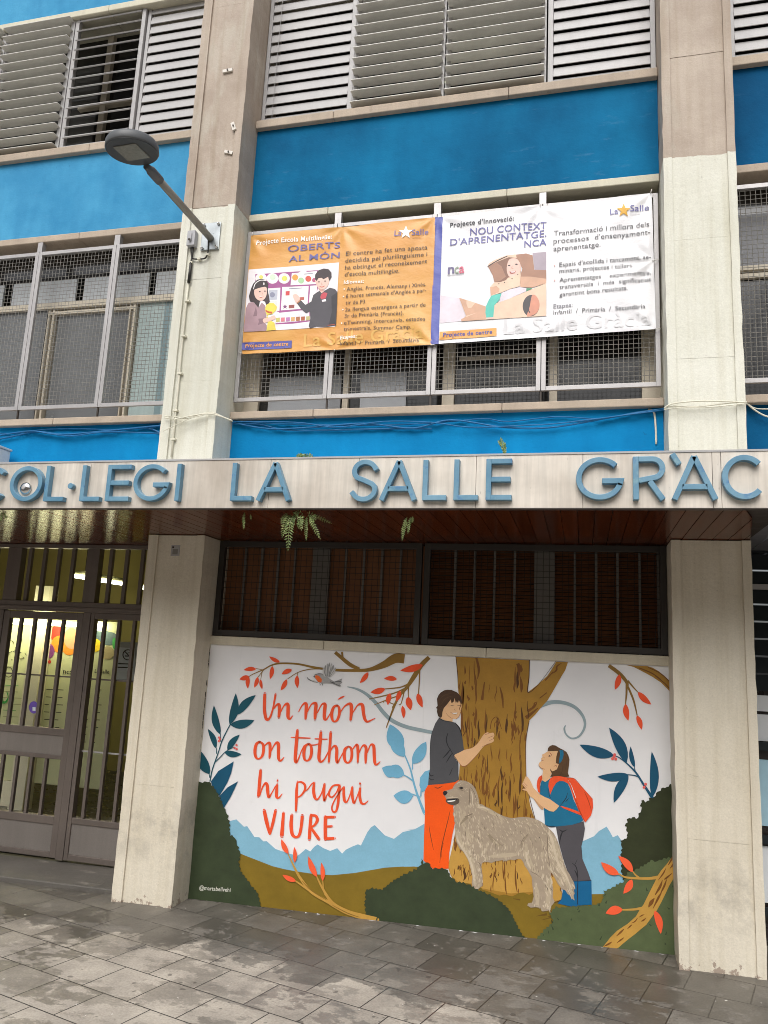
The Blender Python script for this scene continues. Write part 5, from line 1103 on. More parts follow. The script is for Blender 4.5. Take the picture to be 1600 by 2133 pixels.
# the orange lettering
LT = [(C1, [
 [(258, 75, 30), (255, 150, 33), (255, 250, 34), (268, 325, 33), (285, 345, 28), (312, 322, 22), (340, 240, 18), (358, 150, 20), (370, 82, 22)],
 [(350, 232, 14), (385, 190, 20), (406, 188, 30), (411, 225, 33), (408, 280, 32), (403, 322, 26)],
 [(425, 262, 12), (455, 205, 14), (482, 182, 26), (500, 192, 34), (500, 260, 36), (501, 318, 34), (520, 338, 20), (548, 305, 9)],
 [(610, 262, 9), (645, 200, 14), (672, 176, 24), (690, 188, 34), (688, 255, 34), (682, 338, 23)], [(700, 265, 12), (740, 192, 14), (770, 174, 24), (791, 186, 34), (785, 260, 36), (780, 340, 27)],
 [(805, 275, 12), (845, 197, 14), (868, 180, 24), (886, 190, 34), (880, 260, 36), (879, 332, 32), (900, 343, 18), (935, 290, 12), (952, 250, 12)],
 [(1010, 197, 22), (975, 217, 27), (955, 280, 33), (962, 345, 27), (985, 366, 18), (1015, 345, 26), (1035, 280, 30), (1030, 217, 25), (1008, 197, 20)], [(1022, 134, 8), (1055, 116, 19), (1085, 103, 11)],
 [(1045, 268, 12), (1085, 212, 14), (1125, 184, 24), (1156, 190, 36), (1160, 260, 35), (1152, 350, 26)], [(1180, 265, 12), (1220, 202, 14), (1250, 184, 26), (1276, 198, 36), (1285, 270, 34), (1300, 338, 33), (1325, 366, 23), (1365, 352, 14), (1408, 330, 7)],
 [(205, 574, 20), (170, 602, 30), (155, 670, 33), (165, 735, 28), (195, 753, 17), (230, 725, 26), (245, 660, 30), (238, 602, 26), (203, 574, 20)], [(250, 625, 12), (285, 592, 18), (308, 592, 30), (313, 650, 32), (307, 742, 22)],
 [(320, 680, 12), (355, 612, 14), (383, 586, 28), (400, 602, 34), (400, 680, 34), (403, 753, 30), (425, 773, 20), (458, 738, 9)],
 [(598, 455, 26), (592, 530, 34), (582, 650, 35), (575, 760, 34), (586, 790, 24), (610, 750, 14), (640, 670, 12), (670, 615, 14)], [(530, 529, 8), (620, 534, 14), (732, 538, 11)],
 [(715, 597, 20), (680, 622, 28), (665, 690, 33), (672, 755, 27), (700, 773, 18), (730, 745, 28), (745, 680, 30), (738, 617, 26), (712, 597, 20)], [(745, 610, 12), (780, 608, 11), (818, 598, 12)],
 [(843, 470, 26), (838, 540, 34), (828, 650, 35), (822, 745, 34), (838, 783, 25), (870, 768, 16), (905, 710, 14), (930, 660, 12)], [(780, 544, 11), (845, 548, 13), (910, 549, 11)],
 [(945, 478, 26), (940, 560, 29), (932, 680, 28), (925, 788, 22)], [(935, 685, 12), (965, 632, 16), (993, 622, 29), (1008, 662, 33), (1005, 740, 34), (1013, 792, 25), (1040, 750, 12), (1072, 690, 12)],
 [(1130, 624, 18), (1095, 652, 30), (1085, 710, 33), (1095, 775, 27), (1125, 795, 18), (1155, 765, 26), (1165, 700, 29), (1155, 642, 24), (1128, 624, 18)],
 [(1172, 655, 12), (1203, 614, 17), (1222, 612, 28), (1228, 680, 30), (1226, 792, 19)], [(1240, 690, 12), (1270, 627, 14), (1297, 614, 27), (1313, 645, 31), (1310, 720, 31), (1308, 797, 20)],
 [(1325, 690, 12), (1355, 617, 14), (1378, 605, 26), (1394, 630, 33), (1398, 720, 34), (1406, 798, 30), (1425, 813, 18), (1460, 782, 8)]]),
 (C2, [[(215, 70, 26), (208, 150, 34), (198, 260, 32), (190, 346, 25)], [(205, 340, 12), (230, 260, 14), (262, 210, 24), (283, 225, 31), (288, 290, 34), (300, 353, 26), (330, 310, 12), (372, 235, 14)],
 [(388, 218, 20), (382, 280, 31), (380, 345, 30), (402, 360, 18), (440, 318, 8)], [(391, 172, 14), (390, 188, 18)],
 [(600, 188, 16), (590, 270, 28), (586, 400, 28), (582, 500, 22)], [(600, 197, 14), (640, 196, 20), (674, 225, 26), (675, 275, 23), (640, 330, 18), (600, 355, 12)], [(655, 300, 12), (700, 275, 12), (745, 217, 12), (775, 203, 20)],
 [(772, 203, 22), (766, 280, 31), (778, 353, 31), (805, 376, 18), (845, 320, 14), (875, 230, 16)], [(880, 218, 24), (873, 300, 30), (878, 390, 21), (905, 330, 12), (932, 296, 12)],
 [(1035, 227, 20), (975, 232, 18), (937, 278, 21), (927, 330, 23), (957, 353, 17), (1000, 310, 14), (1035, 237, 20)], [(1040, 232, 22), (1030, 320, 28), (1020, 420, 27), (1000, 498, 22), (967, 502, 18), (957, 455, 17), (985, 385, 14), (1030, 312, 12), (1075, 247, 12)],
 [(1082, 248, 22), (1080, 320, 29), (1090, 393, 28), (1115, 398, 17), (1145, 330, 12), (1165, 252, 14)], [(1170, 248, 22), (1168, 330, 29), (1185, 412, 23), (1210, 370, 12), (1240, 290, 12)],
 [(1252, 253, 22), (1246, 330, 29), (1262, 408, 27), (1295, 423, 17), (1335, 390, 8)], [(1250, 204, 18), (1252, 220, 22)],
 [(252, 490, 34), (275, 600, 39), (308, 730, 28)], [(370, 490, 28), (345, 610, 31), (312, 735, 24)], [(452, 518, 28), (445, 620, 34), (435, 755, 40)],
 [(540, 540, 32), (532, 640, 37), (545, 740, 35), (585, 770, 25), (620, 740, 30), (640, 640, 32), (648, 545, 32)], [(740, 540, 30), (730, 660, 34), (722, 790, 34)], [(740, 543, 24), (788, 548, 28), (805, 590, 33), (780, 640, 25), (738, 668, 20)], [(742, 675, 22), (780, 730, 32), (822, 790, 32)],
 [(890, 560, 36), (888, 680, 37), (890, 788, 36)], [(885, 562, 28), (940, 561, 28), (985, 560, 28)], [(890, 660, 24), (958, 656, 23)], [(888, 786, 32), (940, 784, 31), (982, 781, 29)]])]
a = new()
for fn, ss in LT:
    for s in ss: a.stroke([fn(p[:2]) + (p[2] * .2,) for p in s], RD, 5, 7)
a.build('painted_lettering', mur, 'orange hand painted lettering on white')
# the boy in charcoal and orange
bo = new()
bo.poly(ap(D, [(345, 290), (385, 240), (420, 195), (470, 180), (540, 235), (541, 290), (530, 340), (512, 388), (480, 415), (443, 410), (440, 450), (380, 440), (305, 405), (330, 330)]), SKIN, 6)
bo.poly(ap(D, catmull([(458, 822), (520, 785), (580, 755), (660, 735), (725, 680), (770, 610), (800, 575), (835, 560), (848, 574), (893, 566), (906, 600), (893, 625), (902, 650), (880, 676), (800, 706), (720, 800), (640, 890), (590, 930), (540, 932), (505, 890)], 3, True)), SKIN, 8)
strokes(bo, D, .1876, [[(800, 590, 3), (845, 575, 4)], [(830, 628, 3), (895, 600, 4)], [(850, 655, 3), (897, 632, 4)], [(770, 720, 3), (850, 690, 4)], [(510, 895, 3), (545, 935, 5), (600, 928, 5), (720, 805, 4)]], LIP, 9, 4)
strokes(bo, D, .1876, [[(420, 262, 3), (436, 268, 5), (452, 262, 3)], [(496, 262, 3), (512, 268, 5), (530, 263, 3)]], BLK, 9, 4)
strokes(bo, D, .1876, [[(468, 300, 2), (462, 312, 3), (475, 318, 3)], [(415, 335, 3), (440, 352, 4), (470, 362, 5), (500, 345, 3)], [(370, 350, 3), (400, 385, 4), (440, 410, 3)], [(480, 415, 4), (512, 388, 4), (532, 335, 3)]], LIP, 9, 4)
bo.poly(ap(D, [(434, 347), (468, 345), (497, 343), (488, 355), (466, 361), (448, 356)]), TOOTH, 10)
person = bo.build('painted_person', mur, 'painted boy in charcoal shirt and orange trousers hugging the trunk')
h = new(); h.poly(ap(D, [(268, 190), (285, 150), (310, 120), (350, 96), (385, 90), (430, 92), (490, 118), (530, 158), (546, 215), (541, 252), (522, 222), (512, 205), (500, 240), (490, 215), (478, 238), (465, 182), (452, 225), (430, 238), (420, 198), (390, 240), (345, 292), (330, 335), (325, 385), (310, 402), (280, 382), (268, 330), (272, 300), (255, 293), (275, 268)]), HAIR, 9)
strokes(h, D, .1876, [[(300, 200, 3), (350, 150, 5), (430, 130, 3)], [(310, 260, 3), (360, 190, 5), (430, 160, 3)], [(290, 330, 3), (320, 270, 4)]], HAIR2, 10, 4); h.build('hair', person)
s = new(); s.poly(ap(D, [(292, 398), (340, 428), (400, 442), (432, 444), (470, 455), (520, 520), (550, 620), (568, 757), (520, 790), (458, 822), (500, 900), (505, 1000), (512, 1088), (470, 1115), (320, 1137), (170, 1147), (176, 1060), (190, 960), (188, 800), (196, 650), (216, 550), (250, 462)]), SHIRT, 7)
strokes(s, D, .1876, [[(390, 570, 6), (372, 640, 12), (385, 700, 10), (410, 745, 8), (455, 820, 5)], [(420, 745, 6), (380, 800, 14), (330, 850, 4)], [(440, 790, 5), (400, 850, 12), (370, 900, 3)], [(180, 1010, 6), (200, 1045, 12), (235, 1035, 4)], [(180, 1070, 5), (210, 1090, 9), (240, 1080, 3)], [(292, 400, 5), (340, 430, 7), (430, 445, 5)], [(470, 455, 5), (520, 520, 14), (548, 610, 6)], [(216, 550, 3), (198, 650, 5), (190, 800, 3)], [(460, 822, 4), (500, 895, 6), (505, 1000, 3)], [(440, 960, 3), (420, 1010, 8), (405, 1040, 3)]], BLK, 8, 5); s.build('shirt', person)
s = new(); s.poly(ap(D, [(168, 1148), (320, 1137), (470, 1112), (510, 1090), (470, 1200), (450, 1400), (472, 1500), (462, 1600), (440, 1700), (405, 1900), (396, 2075), (300, 2080), (240, 2090), (118, 1985), (125, 1700), (136, 1450), (128, 1250), (140, 1195)]), ORA, 7)
strokes(s, D, .1876, [[(238, 1168, 3), (280, 1182, 9), (330, 1158, 3)], [(415, 1430, 3), (395, 1520, 6), (370, 1620, 7), (325, 1810, 7), (310, 1900, 6), (300, 2010, 4)], [(180, 1600, 2), (195, 1700, 7), (230, 1870, 3)], [(340, 1790, 3), (310, 1900, 6)], [(320, 1880, 3), (322, 1950, 5)]], BKD, 8, 5); s.build('trousers', person)
# the girl looking up
g = new()
g.poly(ap(E, catmull([(290, 770), (340, 820), (388, 872), (365, 888), (330, 850), (270, 760)], 3, True)), SKIN2, 6)
g.poly(ap(E, [(430, 242), (545, 236), (528, 300), (520, 372), (556, 380), (540, 432), (500, 470), (468, 492), (456, 545), (405, 582), (368, 560), (380, 450), (346, 415), (330, 388), (340, 365), (365, 345), (358, 322), (375, 302), (370, 277), (400, 262)]), SKIN, 8)
g.poly(ap(E, [(150, 598), (162, 575), (185, 520), (205, 520), (232, 555), (255, 600), (272, 642), (330, 708), (400, 748), (455, 770), (562, 847), (530, 885), (498, 912), (455, 905), (380, 862), (330, 820), (290, 772), (235, 742), (200, 682), (150, 668), (158, 655), (188, 655), (150, 610)]), SKIN, 10)
strokes(g, E, .1875, [[(162, 580, 3), (205, 625, 4)], [(150, 600, 3), (195, 645, 4)], [(455, 255, 5), (470, 270, 6), (478, 290, 3)], [(440, 298, 4), (455, 285, 6), (462, 300, 3)], [(380, 300, 2), (395, 312, 4)], [(360, 340, 3), (385, 345, 5)], [(330, 390, 3), (350, 420, 4), (400, 440, 3)], [(500, 410, 3), (525, 395, 5), (530, 415, 3)]], LIP, 11, 4)
g.disc(E((451, 292)), 1.3, 1.3, BLK, 11, 10)
girl = g.build('painted_person', mur, 'painted girl in blue shirt and dark trousers looking up')
h = new(); h.poly(ap(E, [(430, 240), (436, 205), (455, 182), (485, 170), (520, 176), (560, 202), (600, 222), (640, 246), (662, 285), (674, 330), (668, 400), (656, 480), (672, 520), (600, 530), (520, 520), (460, 522), (478, 490), (462, 440), (485, 465), (535, 440), (556, 382), (522, 372), (528, 300), (546, 236)]), HAIR2, 9)
strokes(h, E, .1875, [[(460, 435, 4), (470, 460, 8), (500, 468, 3)], [(600, 400, 3), (590, 470, 6), (560, 510, 3)], [(630, 300, 3), (640, 380, 6), (625, 460, 3)]], HAIR, 10, 4); h.build('hair', girl)
h = new(); h.poly(ap(E, [(562, 224), (604, 230), (610, 275), (600, 320), (580, 360), (555, 378), (562, 320), (570, 270)]), TSH, 11); h.build('headband', girl)
s = new(); s.poly(ap(E, [(368, 545), (400, 582), (458, 545), (560, 565), (640, 578), (680, 650), (720, 780), (780, 900), (832, 1000), (800, 1030), (700, 1058), (600, 1070), (500, 1078), (402, 1065), (390, 870), (350, 760), (338, 680)]), TSH, 7)
strokes(s, E, .1875, [[(655, 700, 3), (630, 770, 8), (570, 845, 4)], [(665, 760, 3), (645, 785, 8), (630, 800, 3)], [(405, 1062, 5), (470, 1078, 9), (520, 1075, 4)], [(440, 660, 3), (450, 730, 6), (470, 765, 3)]], BLK, 8, 4); s.build('shirt', girl)
s = new()
s.poly(ap(E, [(640, 532), (690, 532), (728, 545), (800, 622), (862, 692), (932, 768), (936, 862), (915, 950), (850, 1030), (822, 990), (772, 890), (722, 762), (682, 642)]), RD, 9); s.poly(ap(E, [(310, 625), (318, 560), (335, 525), (368, 505), (372, 545), (348, 600), (346, 705), (325, 690)]), RD, 9)
s.poly(ap(E, [(440, 625), (445, 580), (462, 540), (500, 518), (560, 515), (650, 532), (700, 680), (662, 602), (610, 572), (560, 570), (525, 592), (490, 650), (460, 722)]), RD, 9); s.poly(ap(E, [(568, 846), (660, 868), (782, 912), (802, 952), (700, 912), (600, 870)]), RD, 9)
strokes(s, E, .1875, [[(662, 560, 4), (700, 640, 8), (745, 760, 5)]], TOOTH, 10, 4); strokes(s, E, .1875, [[(840, 690, 3), (885, 790, 9), (918, 900, 3)], [(655, 540, 3), (700, 650, 5), (770, 870, 5), (830, 990, 4)], [(365, 507, 4), (348, 600, 4), (346, 700, 4)], [(640, 532, 4), (730, 545, 5), (800, 622, 4), (930, 768, 3)], [(745, 762, 3), (790, 900, 4), (850, 1028, 3)]], ORD, 10, 4); s.build('backpack', girl)
s = new(); s.poly(ap(E, [(524, 1078), (700, 1058), (832, 1018), (846, 1100), (830, 1200), (806, 1300), (816, 1430), (850, 1510), (882, 1585), (912, 1675), (700, 1684), (660, 1600), (600, 1420), (555, 1250)]), PANT, 7)
strokes(s, E, .1875, [[(560, 1110, 4), (600, 1130, 14), (650, 1110, 3)], [(598, 1130, 10), (575, 1190, 16), (565, 1260, 4)], [(700, 1480, 3), (745, 1520, 10), (765, 1600, 8), (766, 1680, 6)], [(730, 1560, 3), (752, 1600, 14), (766, 1650, 5)], [(806, 1300, 3), (816, 1430, 4)], [(760, 1440, 3), (740, 1490, 6)]], BLK, 8, 5); s.build('trousers', girl)
s = new(); s.poly(ap(E, [(596, 1684), (700, 1684), (918, 1674), (922, 1945), (840, 1950), (765, 1955), (735, 1975), (715, 2010), (690, 1965), (600, 1945), (540, 1930), (582, 1890), (598, 1800)]), BOOT, 7); strokes(s, E, .1875, [[(768, 1684, 8), (764, 1800, 9), (766, 1940, 8)], [(700, 1684, 5), (800, 1682, 5), (916, 1674, 6)], [(540, 1908, 4), (575, 1895, 4)]], BLK, 8, 4); s.build('boots', girl)
# the dog
d = new()
dogp = [(66, 208), (75, 195), (105, 190), (140, 180), (168, 170), (180, 145), (195, 122), (225, 92), (255, 80), (300, 84), (340, 100), (375, 122), (402, 152), (425, 195), (440, 240), (452, 290), (458, 335), (490, 340), (520, 362), (560, 378), (650, 432), (720, 466), (770, 480), (820, 487), (880, 478), (930, 474), (985, 478), (1040, 490), (1090, 508), (1130, 530), (1170, 560), (1200, 592), (1235, 625), (1260, 652), (1285, 700), (1305, 750), (1330, 840), (1350, 905), (1362, 960), (1385, 1010), (1402, 1052), (1425, 1085), (1452, 1140), (1475, 1180), (1488, 1235), (1474, 1262), (1482, 1300), (1470, 1320), (1482, 1372), (1455, 1352), (1440, 1325), (1405, 1300), (1380, 1262), (1345, 1250), (1330, 1230), (1300, 1190), (1270, 1130), (1250, 1100), (1230, 1060), (1218, 1030), (1228, 1090), (1236, 1170), (1252, 1250), (1246, 1340), (1268, 1385), (1250, 1410), (1232, 1430), (1226, 1472), (1180, 1485), (1140, 1490), (1118, 1465), (1112, 1440), (1140, 1370), (1160, 1290), (1156, 1200), (1135, 1150), (1122, 1180), (1132, 1280), (1126, 1340), (1136, 1400), (1110, 1450), (1060, 1445), (1010, 1450), (972, 1425), (985, 1400), (1025, 1395), (1042, 1330), (1030, 1230), (1020, 1120), (1000, 1085), (975, 1040), (945, 1000), (930, 960), (905, 925), (870, 925), (830, 940), (790, 932), (740, 950), (700, 938), (660, 948), (625, 952), (590, 968), (545, 958), (500, 962), (488, 970), (478, 1010), (492, 1100), (492, 1215), (465, 1232), (446, 1252), (436, 1290), (424, 1288), (410, 1240), (382, 1228), (376, 1180), (385, 1110), (372, 1010), (358, 965), (342, 930), (320, 895), (300, 862), (275, 840), (250, 822), (230, 785), (213, 750), (206, 715), (200, 680), (202, 635), (194, 590), (200, 555), (188, 520), (186, 475), (172, 440), (182, 415), (178, 390), (200, 345), (165, 345), (138, 338), (112, 325), (98, 308), (108, 290), (98, 270), (80, 242), (72, 240)]
d.poly(ap(FZ, dogp), FUR, 10); rg = random.Random(33); n = 0
def zone(x, y):
    if x > 1180 and y > 620: return (35, 85, 68, .75)            # tail: length, angle, light share
    if y > 900: return (20, 48, 86, .55)
    if x < 470 and y > 340: return (22, 55, 80, .6)
    if y > 760: return (24, 60, 98, .5)
    if y < 340: return (8, 22, 25, .4)
    return (18, 44, 62, .3)
# broad masses first, then finer hair
for l, m_ in (([(205, 600, 20), (230, 700, 46), (290, 800, 60), (360, 930, 50), (400, 1080, 50), (415, 1200, 30)], FURM), ([(230, 420, 20), (290, 430, 50), (270, 520, 40), (330, 640, 46), (350, 760, 50)], FURM), ([(960, 760, 20), (960, 860, 60), (1000, 980, 60), (1060, 1070, 30)], FURM), ([(560, 900, 16), (680, 890, 44), (800, 880, 44), (890, 870, 20)], FURM), ([(1215, 640, 24), (1260, 760, 60), (1300, 930, 66), (1370, 1100, 60), (1450, 1240, 24)], FURM), ([(440, 370, 16), (540, 400, 40), (680, 480, 30), (700, 540, 8)], FURM), ([(1060, 1180, 20), (1080, 1300, 46), (1080, 1420, 40)], FURM), ([(1190, 1150, 20), (1200, 1300, 50), (1190, 1440, 50)], FURM), ([(540, 640, 12), (620, 740, 50), (700, 780, 12)], FURS), ([(250, 560, 8), (300, 500, 30), (380, 440, 14)], FURS), ([(900, 820, 8), (930, 730, 22), (990, 660, 8)], FURS)):
    d.stroke([FZ(p[:2]) + (p[2] * .19375,) for p in l], m_, 10.5, 6)
while n < 900:
    x, y = rg.uniform(75, 1480), rg.uniform(85, 1480)
    if not inside((x, y), dogp): continue
    l0, l1, an, ls = zone(x, y); L = rg.uniform(l0, l1) * 1.15; t_ = R_(an + rg.uniform(-16, 16)); e0 = (x - L / 2 * math.cos(t_), y - L / 2 * math.sin(t_)); e1 = (x + L / 2 * math.cos(t_), y + L / 2 * math.sin(t_))
    if not inside(e0, dogp): continue
    if not inside(e1, dogp) and rg.random() < .8: continue
    clump = .5 + .5 * math.sin(x * .021 + y * .008) * math.sin(y * .017 - x * .006 + 1)      # light and dark come in tufts
    r = rg.random(); ls *= .35 + 1.1 * clump
    m_ = FURL if r < ls * .6 else (FURM if r < ls * .6 + .42 else (FUR if r < .93 else (FURD if r < .992 else FURK))); w = rg.uniform(5, 13) * (1.2 if y > 340 else .6)
    if m_ in (FURK, FURD): w *= .5
    d.stroke([FZ(e0) + (w * .19 * .4,), FZ(((e0[0] + e1[0]) / 2 + rg.uniform(-3, 3), (e0[1] + e1[1]) / 2)) + (w * .19,), FZ(e1) + (.3,)], m_, 11, 3, cap=False); n += 1
S = lambda l, m_, ly=12: strokes(d, FZ, .19375, l, m_, ly, 4)
S([[(352, 170, 4), (350, 230, 9), (352, 290, 12), (345, 345, 6)], [(360, 150, 4), (400, 210, 6), (430, 300, 4)], [(300, 470, 4), (350, 455, 10), (390, 430, 3)], [(1185, 640, 6), (1190, 720, 9), (1195, 860, 7), (1215, 1000, 5)], [(900, 780, 4), (935, 700, 7), (985, 655, 3)], [(440, 960, 4), (470, 990, 8), (480, 1080, 4)], [(1010, 1060, 4), (1070, 1090, 6), (1120, 1130, 3)]], FURD)
S([[(1200, 640, 18), (1240, 720, 26), (1270, 850, 26), (1310, 980, 22), (1390, 1110, 20), (1450, 1250, 8)], [(215, 700, 12), (250, 770, 22), (320, 880, 18), (380, 1000, 22), (400, 1150, 18)], [(480, 870, 12), (520, 920, 10), (500, 955, 4)], [(960, 850, 14), (970, 940, 22), (1010, 1030, 12)], [(370, 200, 10), (385, 260, 16), (380, 340, 8)], [(440, 370, 12), (500, 370, 18), (560, 400, 6)]], FURL)
d.poly(ap(FZ, [(66, 208), (78, 194), (104, 196), (118, 215), (100, 238), (80, 244), (70, 232)]), BLK, 13); d.poly(ap(FZ, catmull([(102, 285), (150, 278), (205, 272), (238, 280), (240, 315), (215, 338), (165, 344), (125, 332), (100, 310)], 3, True)), FURK, 12); d.poly(ap(FZ, [(112, 284), (170, 280), (225, 278), (215, 292), (160, 302), (118, 296)]), BLK, 13); d.poly(ap(FZ, [(112, 300), (160, 296), (205, 290), (190, 304), (150, 312), (118, 310)]), TOOTH, 14)
d.disc(FZ((262, 162)), 4.6, 2.8, FURK, 13, 14, .2); d.disc(FZ((265, 160)), 2.4, 2.0, BLK, 14, 12); S([[(225, 165, 3), (258, 150, 6), (292, 158, 3)], [(235, 180, 3), (265, 185, 5), (300, 200, 3)]], FURD, 13); S([[(110, 262, 4), (170, 266, 8), (230, 262, 4)], [(215, 120, 4), (235, 105, 9), (270, 95, 4)]], FURL, 13)
dog = d.build('painted_dog', mur, 'painted long haired pale dog standing in front of the trunk')
# bushes
def bush(label, pts, m_, layer, step, amp, seed, sel, extra=None):
    a = new(); rr = random.Random(seed); out = rough_edge(pts, step, amp, rr, sel); a.poly(out, m_, layer)
    if extra: extra(a, rr, out)
    a.build('painted_bush', mur, label)
def tufts(a, rr, out, m_, ly, n, x0, x1, y0, y1):
    k = 0
    while k < n:
        x, y = rr.uniform(x0, x1), rr.uniform(y0, y1); k += 1
        if inside((x, y), out): a.stroke([(x, y, rr.uniform(1.5, 4)), (x + rr.uniform(-5, 5), y - rr.uniform(3, 9), .8)], m_, ly, 2, cap=False)
pl_ = ap(A, [(96, 990), (135, 988), (182, 985), (212, 1030), (245, 1082), (276, 1155), (300, 1200), (312, 1262), (320, 1342), (355, 1360), (366, 1410), (386, 1462), (378, 1520), (386, 1580), (420, 1622), (462, 1682), (500, 1722), (516, 1782), (522, 1834)]) + [(545, base_v(545) - .5), (470, base_v(470) - .5), (387.5, base_v(388) - .5), (400, 1750)]
bush('painted dark green bush at the left end of the mural', pl_, DG, 12, 4.0, 2.3, 3, range(0, 18))
pc_ = [(767, base_v(767) - .5), (760, 1898), (761, 1857), (771, 1850), (796, 1853), (817, 1836), (849, 1817), (867, 1811), (876, 1800)] + ap(B, [(104, 1194), (112, 1222), (140, 1216), (165, 1250), (205, 1248), (240, 1252), (270, 1302), (300, 1325), (360, 1336), (400, 1360), (470, 1392), (540, 1432), (590, 1482), (620, 1542), (650, 1602), (684, 1648)]) + [(1097, base_v(1097) - .5), (980, base_v(980) - .5), (870, base_v(870) - .5)]
bush('painted dark green bush in the middle, under the boy and dog', pc_, DG, 12, 4.0, 2.6, 4, range(0, 24))
pr_ = ap(Q2, [(1165, 120), (1102, 78), (1060, 112), (1000, 128), (940, 182), (922, 232), (862, 240), (830, 282), (770, 268), (755, 330), (770, 372), (736, 420), (726, 472), (660, 470), (602, 490), (580, 562), (602, 622), (606, 700), (526, 736), (536, 800), (524, 900), (532, 1100), (560, 1225), (800, 1230), (1180, 1100)])
bush('painted deep green bush at the right edge of the mural', clipx(pr_), DG2, 6, 3.6, 2.2, 5, range(0, 22))
pg_ = ap(Q2, [(1185, 900), (1130, 928), (1030, 942), (950, 982), (880, 968), (800, 1022), (700, 1082), (600, 1108), (562, 1222), (472, 1250), (430, 1282), (330, 1322), (302, 1452), (180, 1500)]) + ap(B, [(1000, 1455), (940, 1462), (880, 1470), (852, 1462), (815, 1500), (832, 1550), (782, 1592), (735, 1648)]) + [(1120, base_v(1120) - .5), (1200, base_v(1200) - .5), (1300, base_v(1300) - .5), (1413, base_v(1413) - .5), (1412.5, 1850)]
bush('painted mid green bank at the lower right of the mural', clipx(pg_), MG, 13, 4.0, 2.3, 6, range(0, 21), lambda a, rr, out: tufts(a, rr, out, DG, 14, 60, 1120, 1410, 1820, 1990))
# foreground branches
a = new()
strokes(a, A, .3125, [[(1290, 1912, 46), (1200, 1888, 40), (1100, 1855, 30), (1000, 1795, 22), (930, 1690, 14), (890, 1605, 7)], [(1100, 1858, 26), (960, 1782, 22), (860, 1722, 20), (790, 1635, 18), (750, 1565, 13), (704, 1468, 6)], [(880, 1735, 16), (800, 1680, 13), (745, 1642, 8)], [(952, 1740, 12), (940, 1700, 10), (936, 1645, 6)], [(1240, 1900, 26), (1100, 1862, 22), (980, 1800, 14)]], TRL, 14)
leaves(a, A, [((706, 1468), (659, 1370), 34), ((748, 1526), (745, 1420), 27), ((896, 1622), (840, 1484), 40), ((935, 1648), (926, 1524), 31), ((757, 1650), (667, 1608), 34)], paint('red_leaf', '#ec5a35'), 15)
strokes(a, A, .3125, [[(800, 1650, 3), (860, 1712, 6), (960, 1775, 3)], [(1000, 1810, 3), (1100, 1862, 6), (1180, 1890, 3)]], TWIG, 15, 4)
a.build('painted_branch', mur, 'painted pale ochre twig rising from the base of the mural at centre left')
a = new()
brn = ap(Q2, [(1182, 838), (1186, 1122), (1140, 1180), (1090, 1262), (1040, 1370), (1000, 1452), (950, 1545), (900, 1612), (820, 1722), (760, 1770), (700, 1822), (630, 1875), (560, 1932), (500, 1985), (450, 2035), (380, 2030), (302, 2005), (330, 1960), (400, 1870), (480, 1790), (540, 1750), (600, 1712), (700, 1622), (745, 1545), (790, 1482), (830, 1402), (880, 1300), (930, 1202), (950, 1152), (1000, 1080), (1062, 1010), (1122, 928), (1160, 870)])
a.poly(clipx(brn), TRL, 15)
strokes(a, Q2, .17817, [[(955, 1165, 40), (860, 1178, 32), (760, 1178, 28), (640, 1172, 24), (560, 1158, 20), (498, 1120, 14)], [(742, 1172, 20), (700, 1140, 18), (664, 1098, 12)], [(790, 1522, 34), (680, 1540, 26), (542, 1545, 18)]], TRL, 15)
leaves(a, Q2, [((502, 1132), (292, 988), 96), ((664, 1105), (494, 915), 84), ((655, 1190), (555, 1356), 86), ((545, 1540), (346, 1586), 104), ((920, 1552), (992, 1828), 84)], paint('red_leaf', '#ec5a35'), 16, 1.0, .06)
strokes(a, Q2, .17817, [[(1150, 890, 6), (1120, 950, 22), (1080, 1020, 8)], [(1165, 960, 8), (1140, 1010, 24), (1100, 1060, 6)], [(1120, 1120, 8), (1060, 1170, 22), (1030, 1190, 6)], [(1050, 1060, 4), (1020, 1120, 18), (960, 1200, 4)], [(1010, 1200, 6), (980, 1280, 30), (925, 1370, 10)], [(1060, 1190, 6), (1030, 1270, 24), (990, 1350, 8)], [(1000, 1340, 8), (960, 1410, 26), (900, 1530, 6)], [(915, 1410, 10), (880, 1460, 46), (850, 1510, 14)], [(800, 1600, 4), (770, 1610, 14), (740, 1630, 4)], [(820, 1640, 4), (790, 1665, 18), (760, 1680, 4)], [(655, 1720, 6), (630, 1740, 16), (600, 1770, 4)], [(560, 1770, 8), (520, 1810, 22), (475, 1850, 6)], [(560, 1870, 6), (520, 1900, 18), (480, 1930, 4)], [(420, 1920, 6), (380, 1945, 22), (330, 1970, 6)], [(720, 1640, 4), (690, 1680, 12), (650, 1700, 4)]], BK, 16, 4)
a.build('painted_branch', mur, 'painted thick ochre bough in the lower right corner of the mural')
# signature in the dark bush
a = new(); a.text('@martabellvehi', (415, 1853), (480, 1858), 8.5, paint('signature', '#c9c9bd', 1.0), 14, 0.012); a.build('painted_signature', mur)
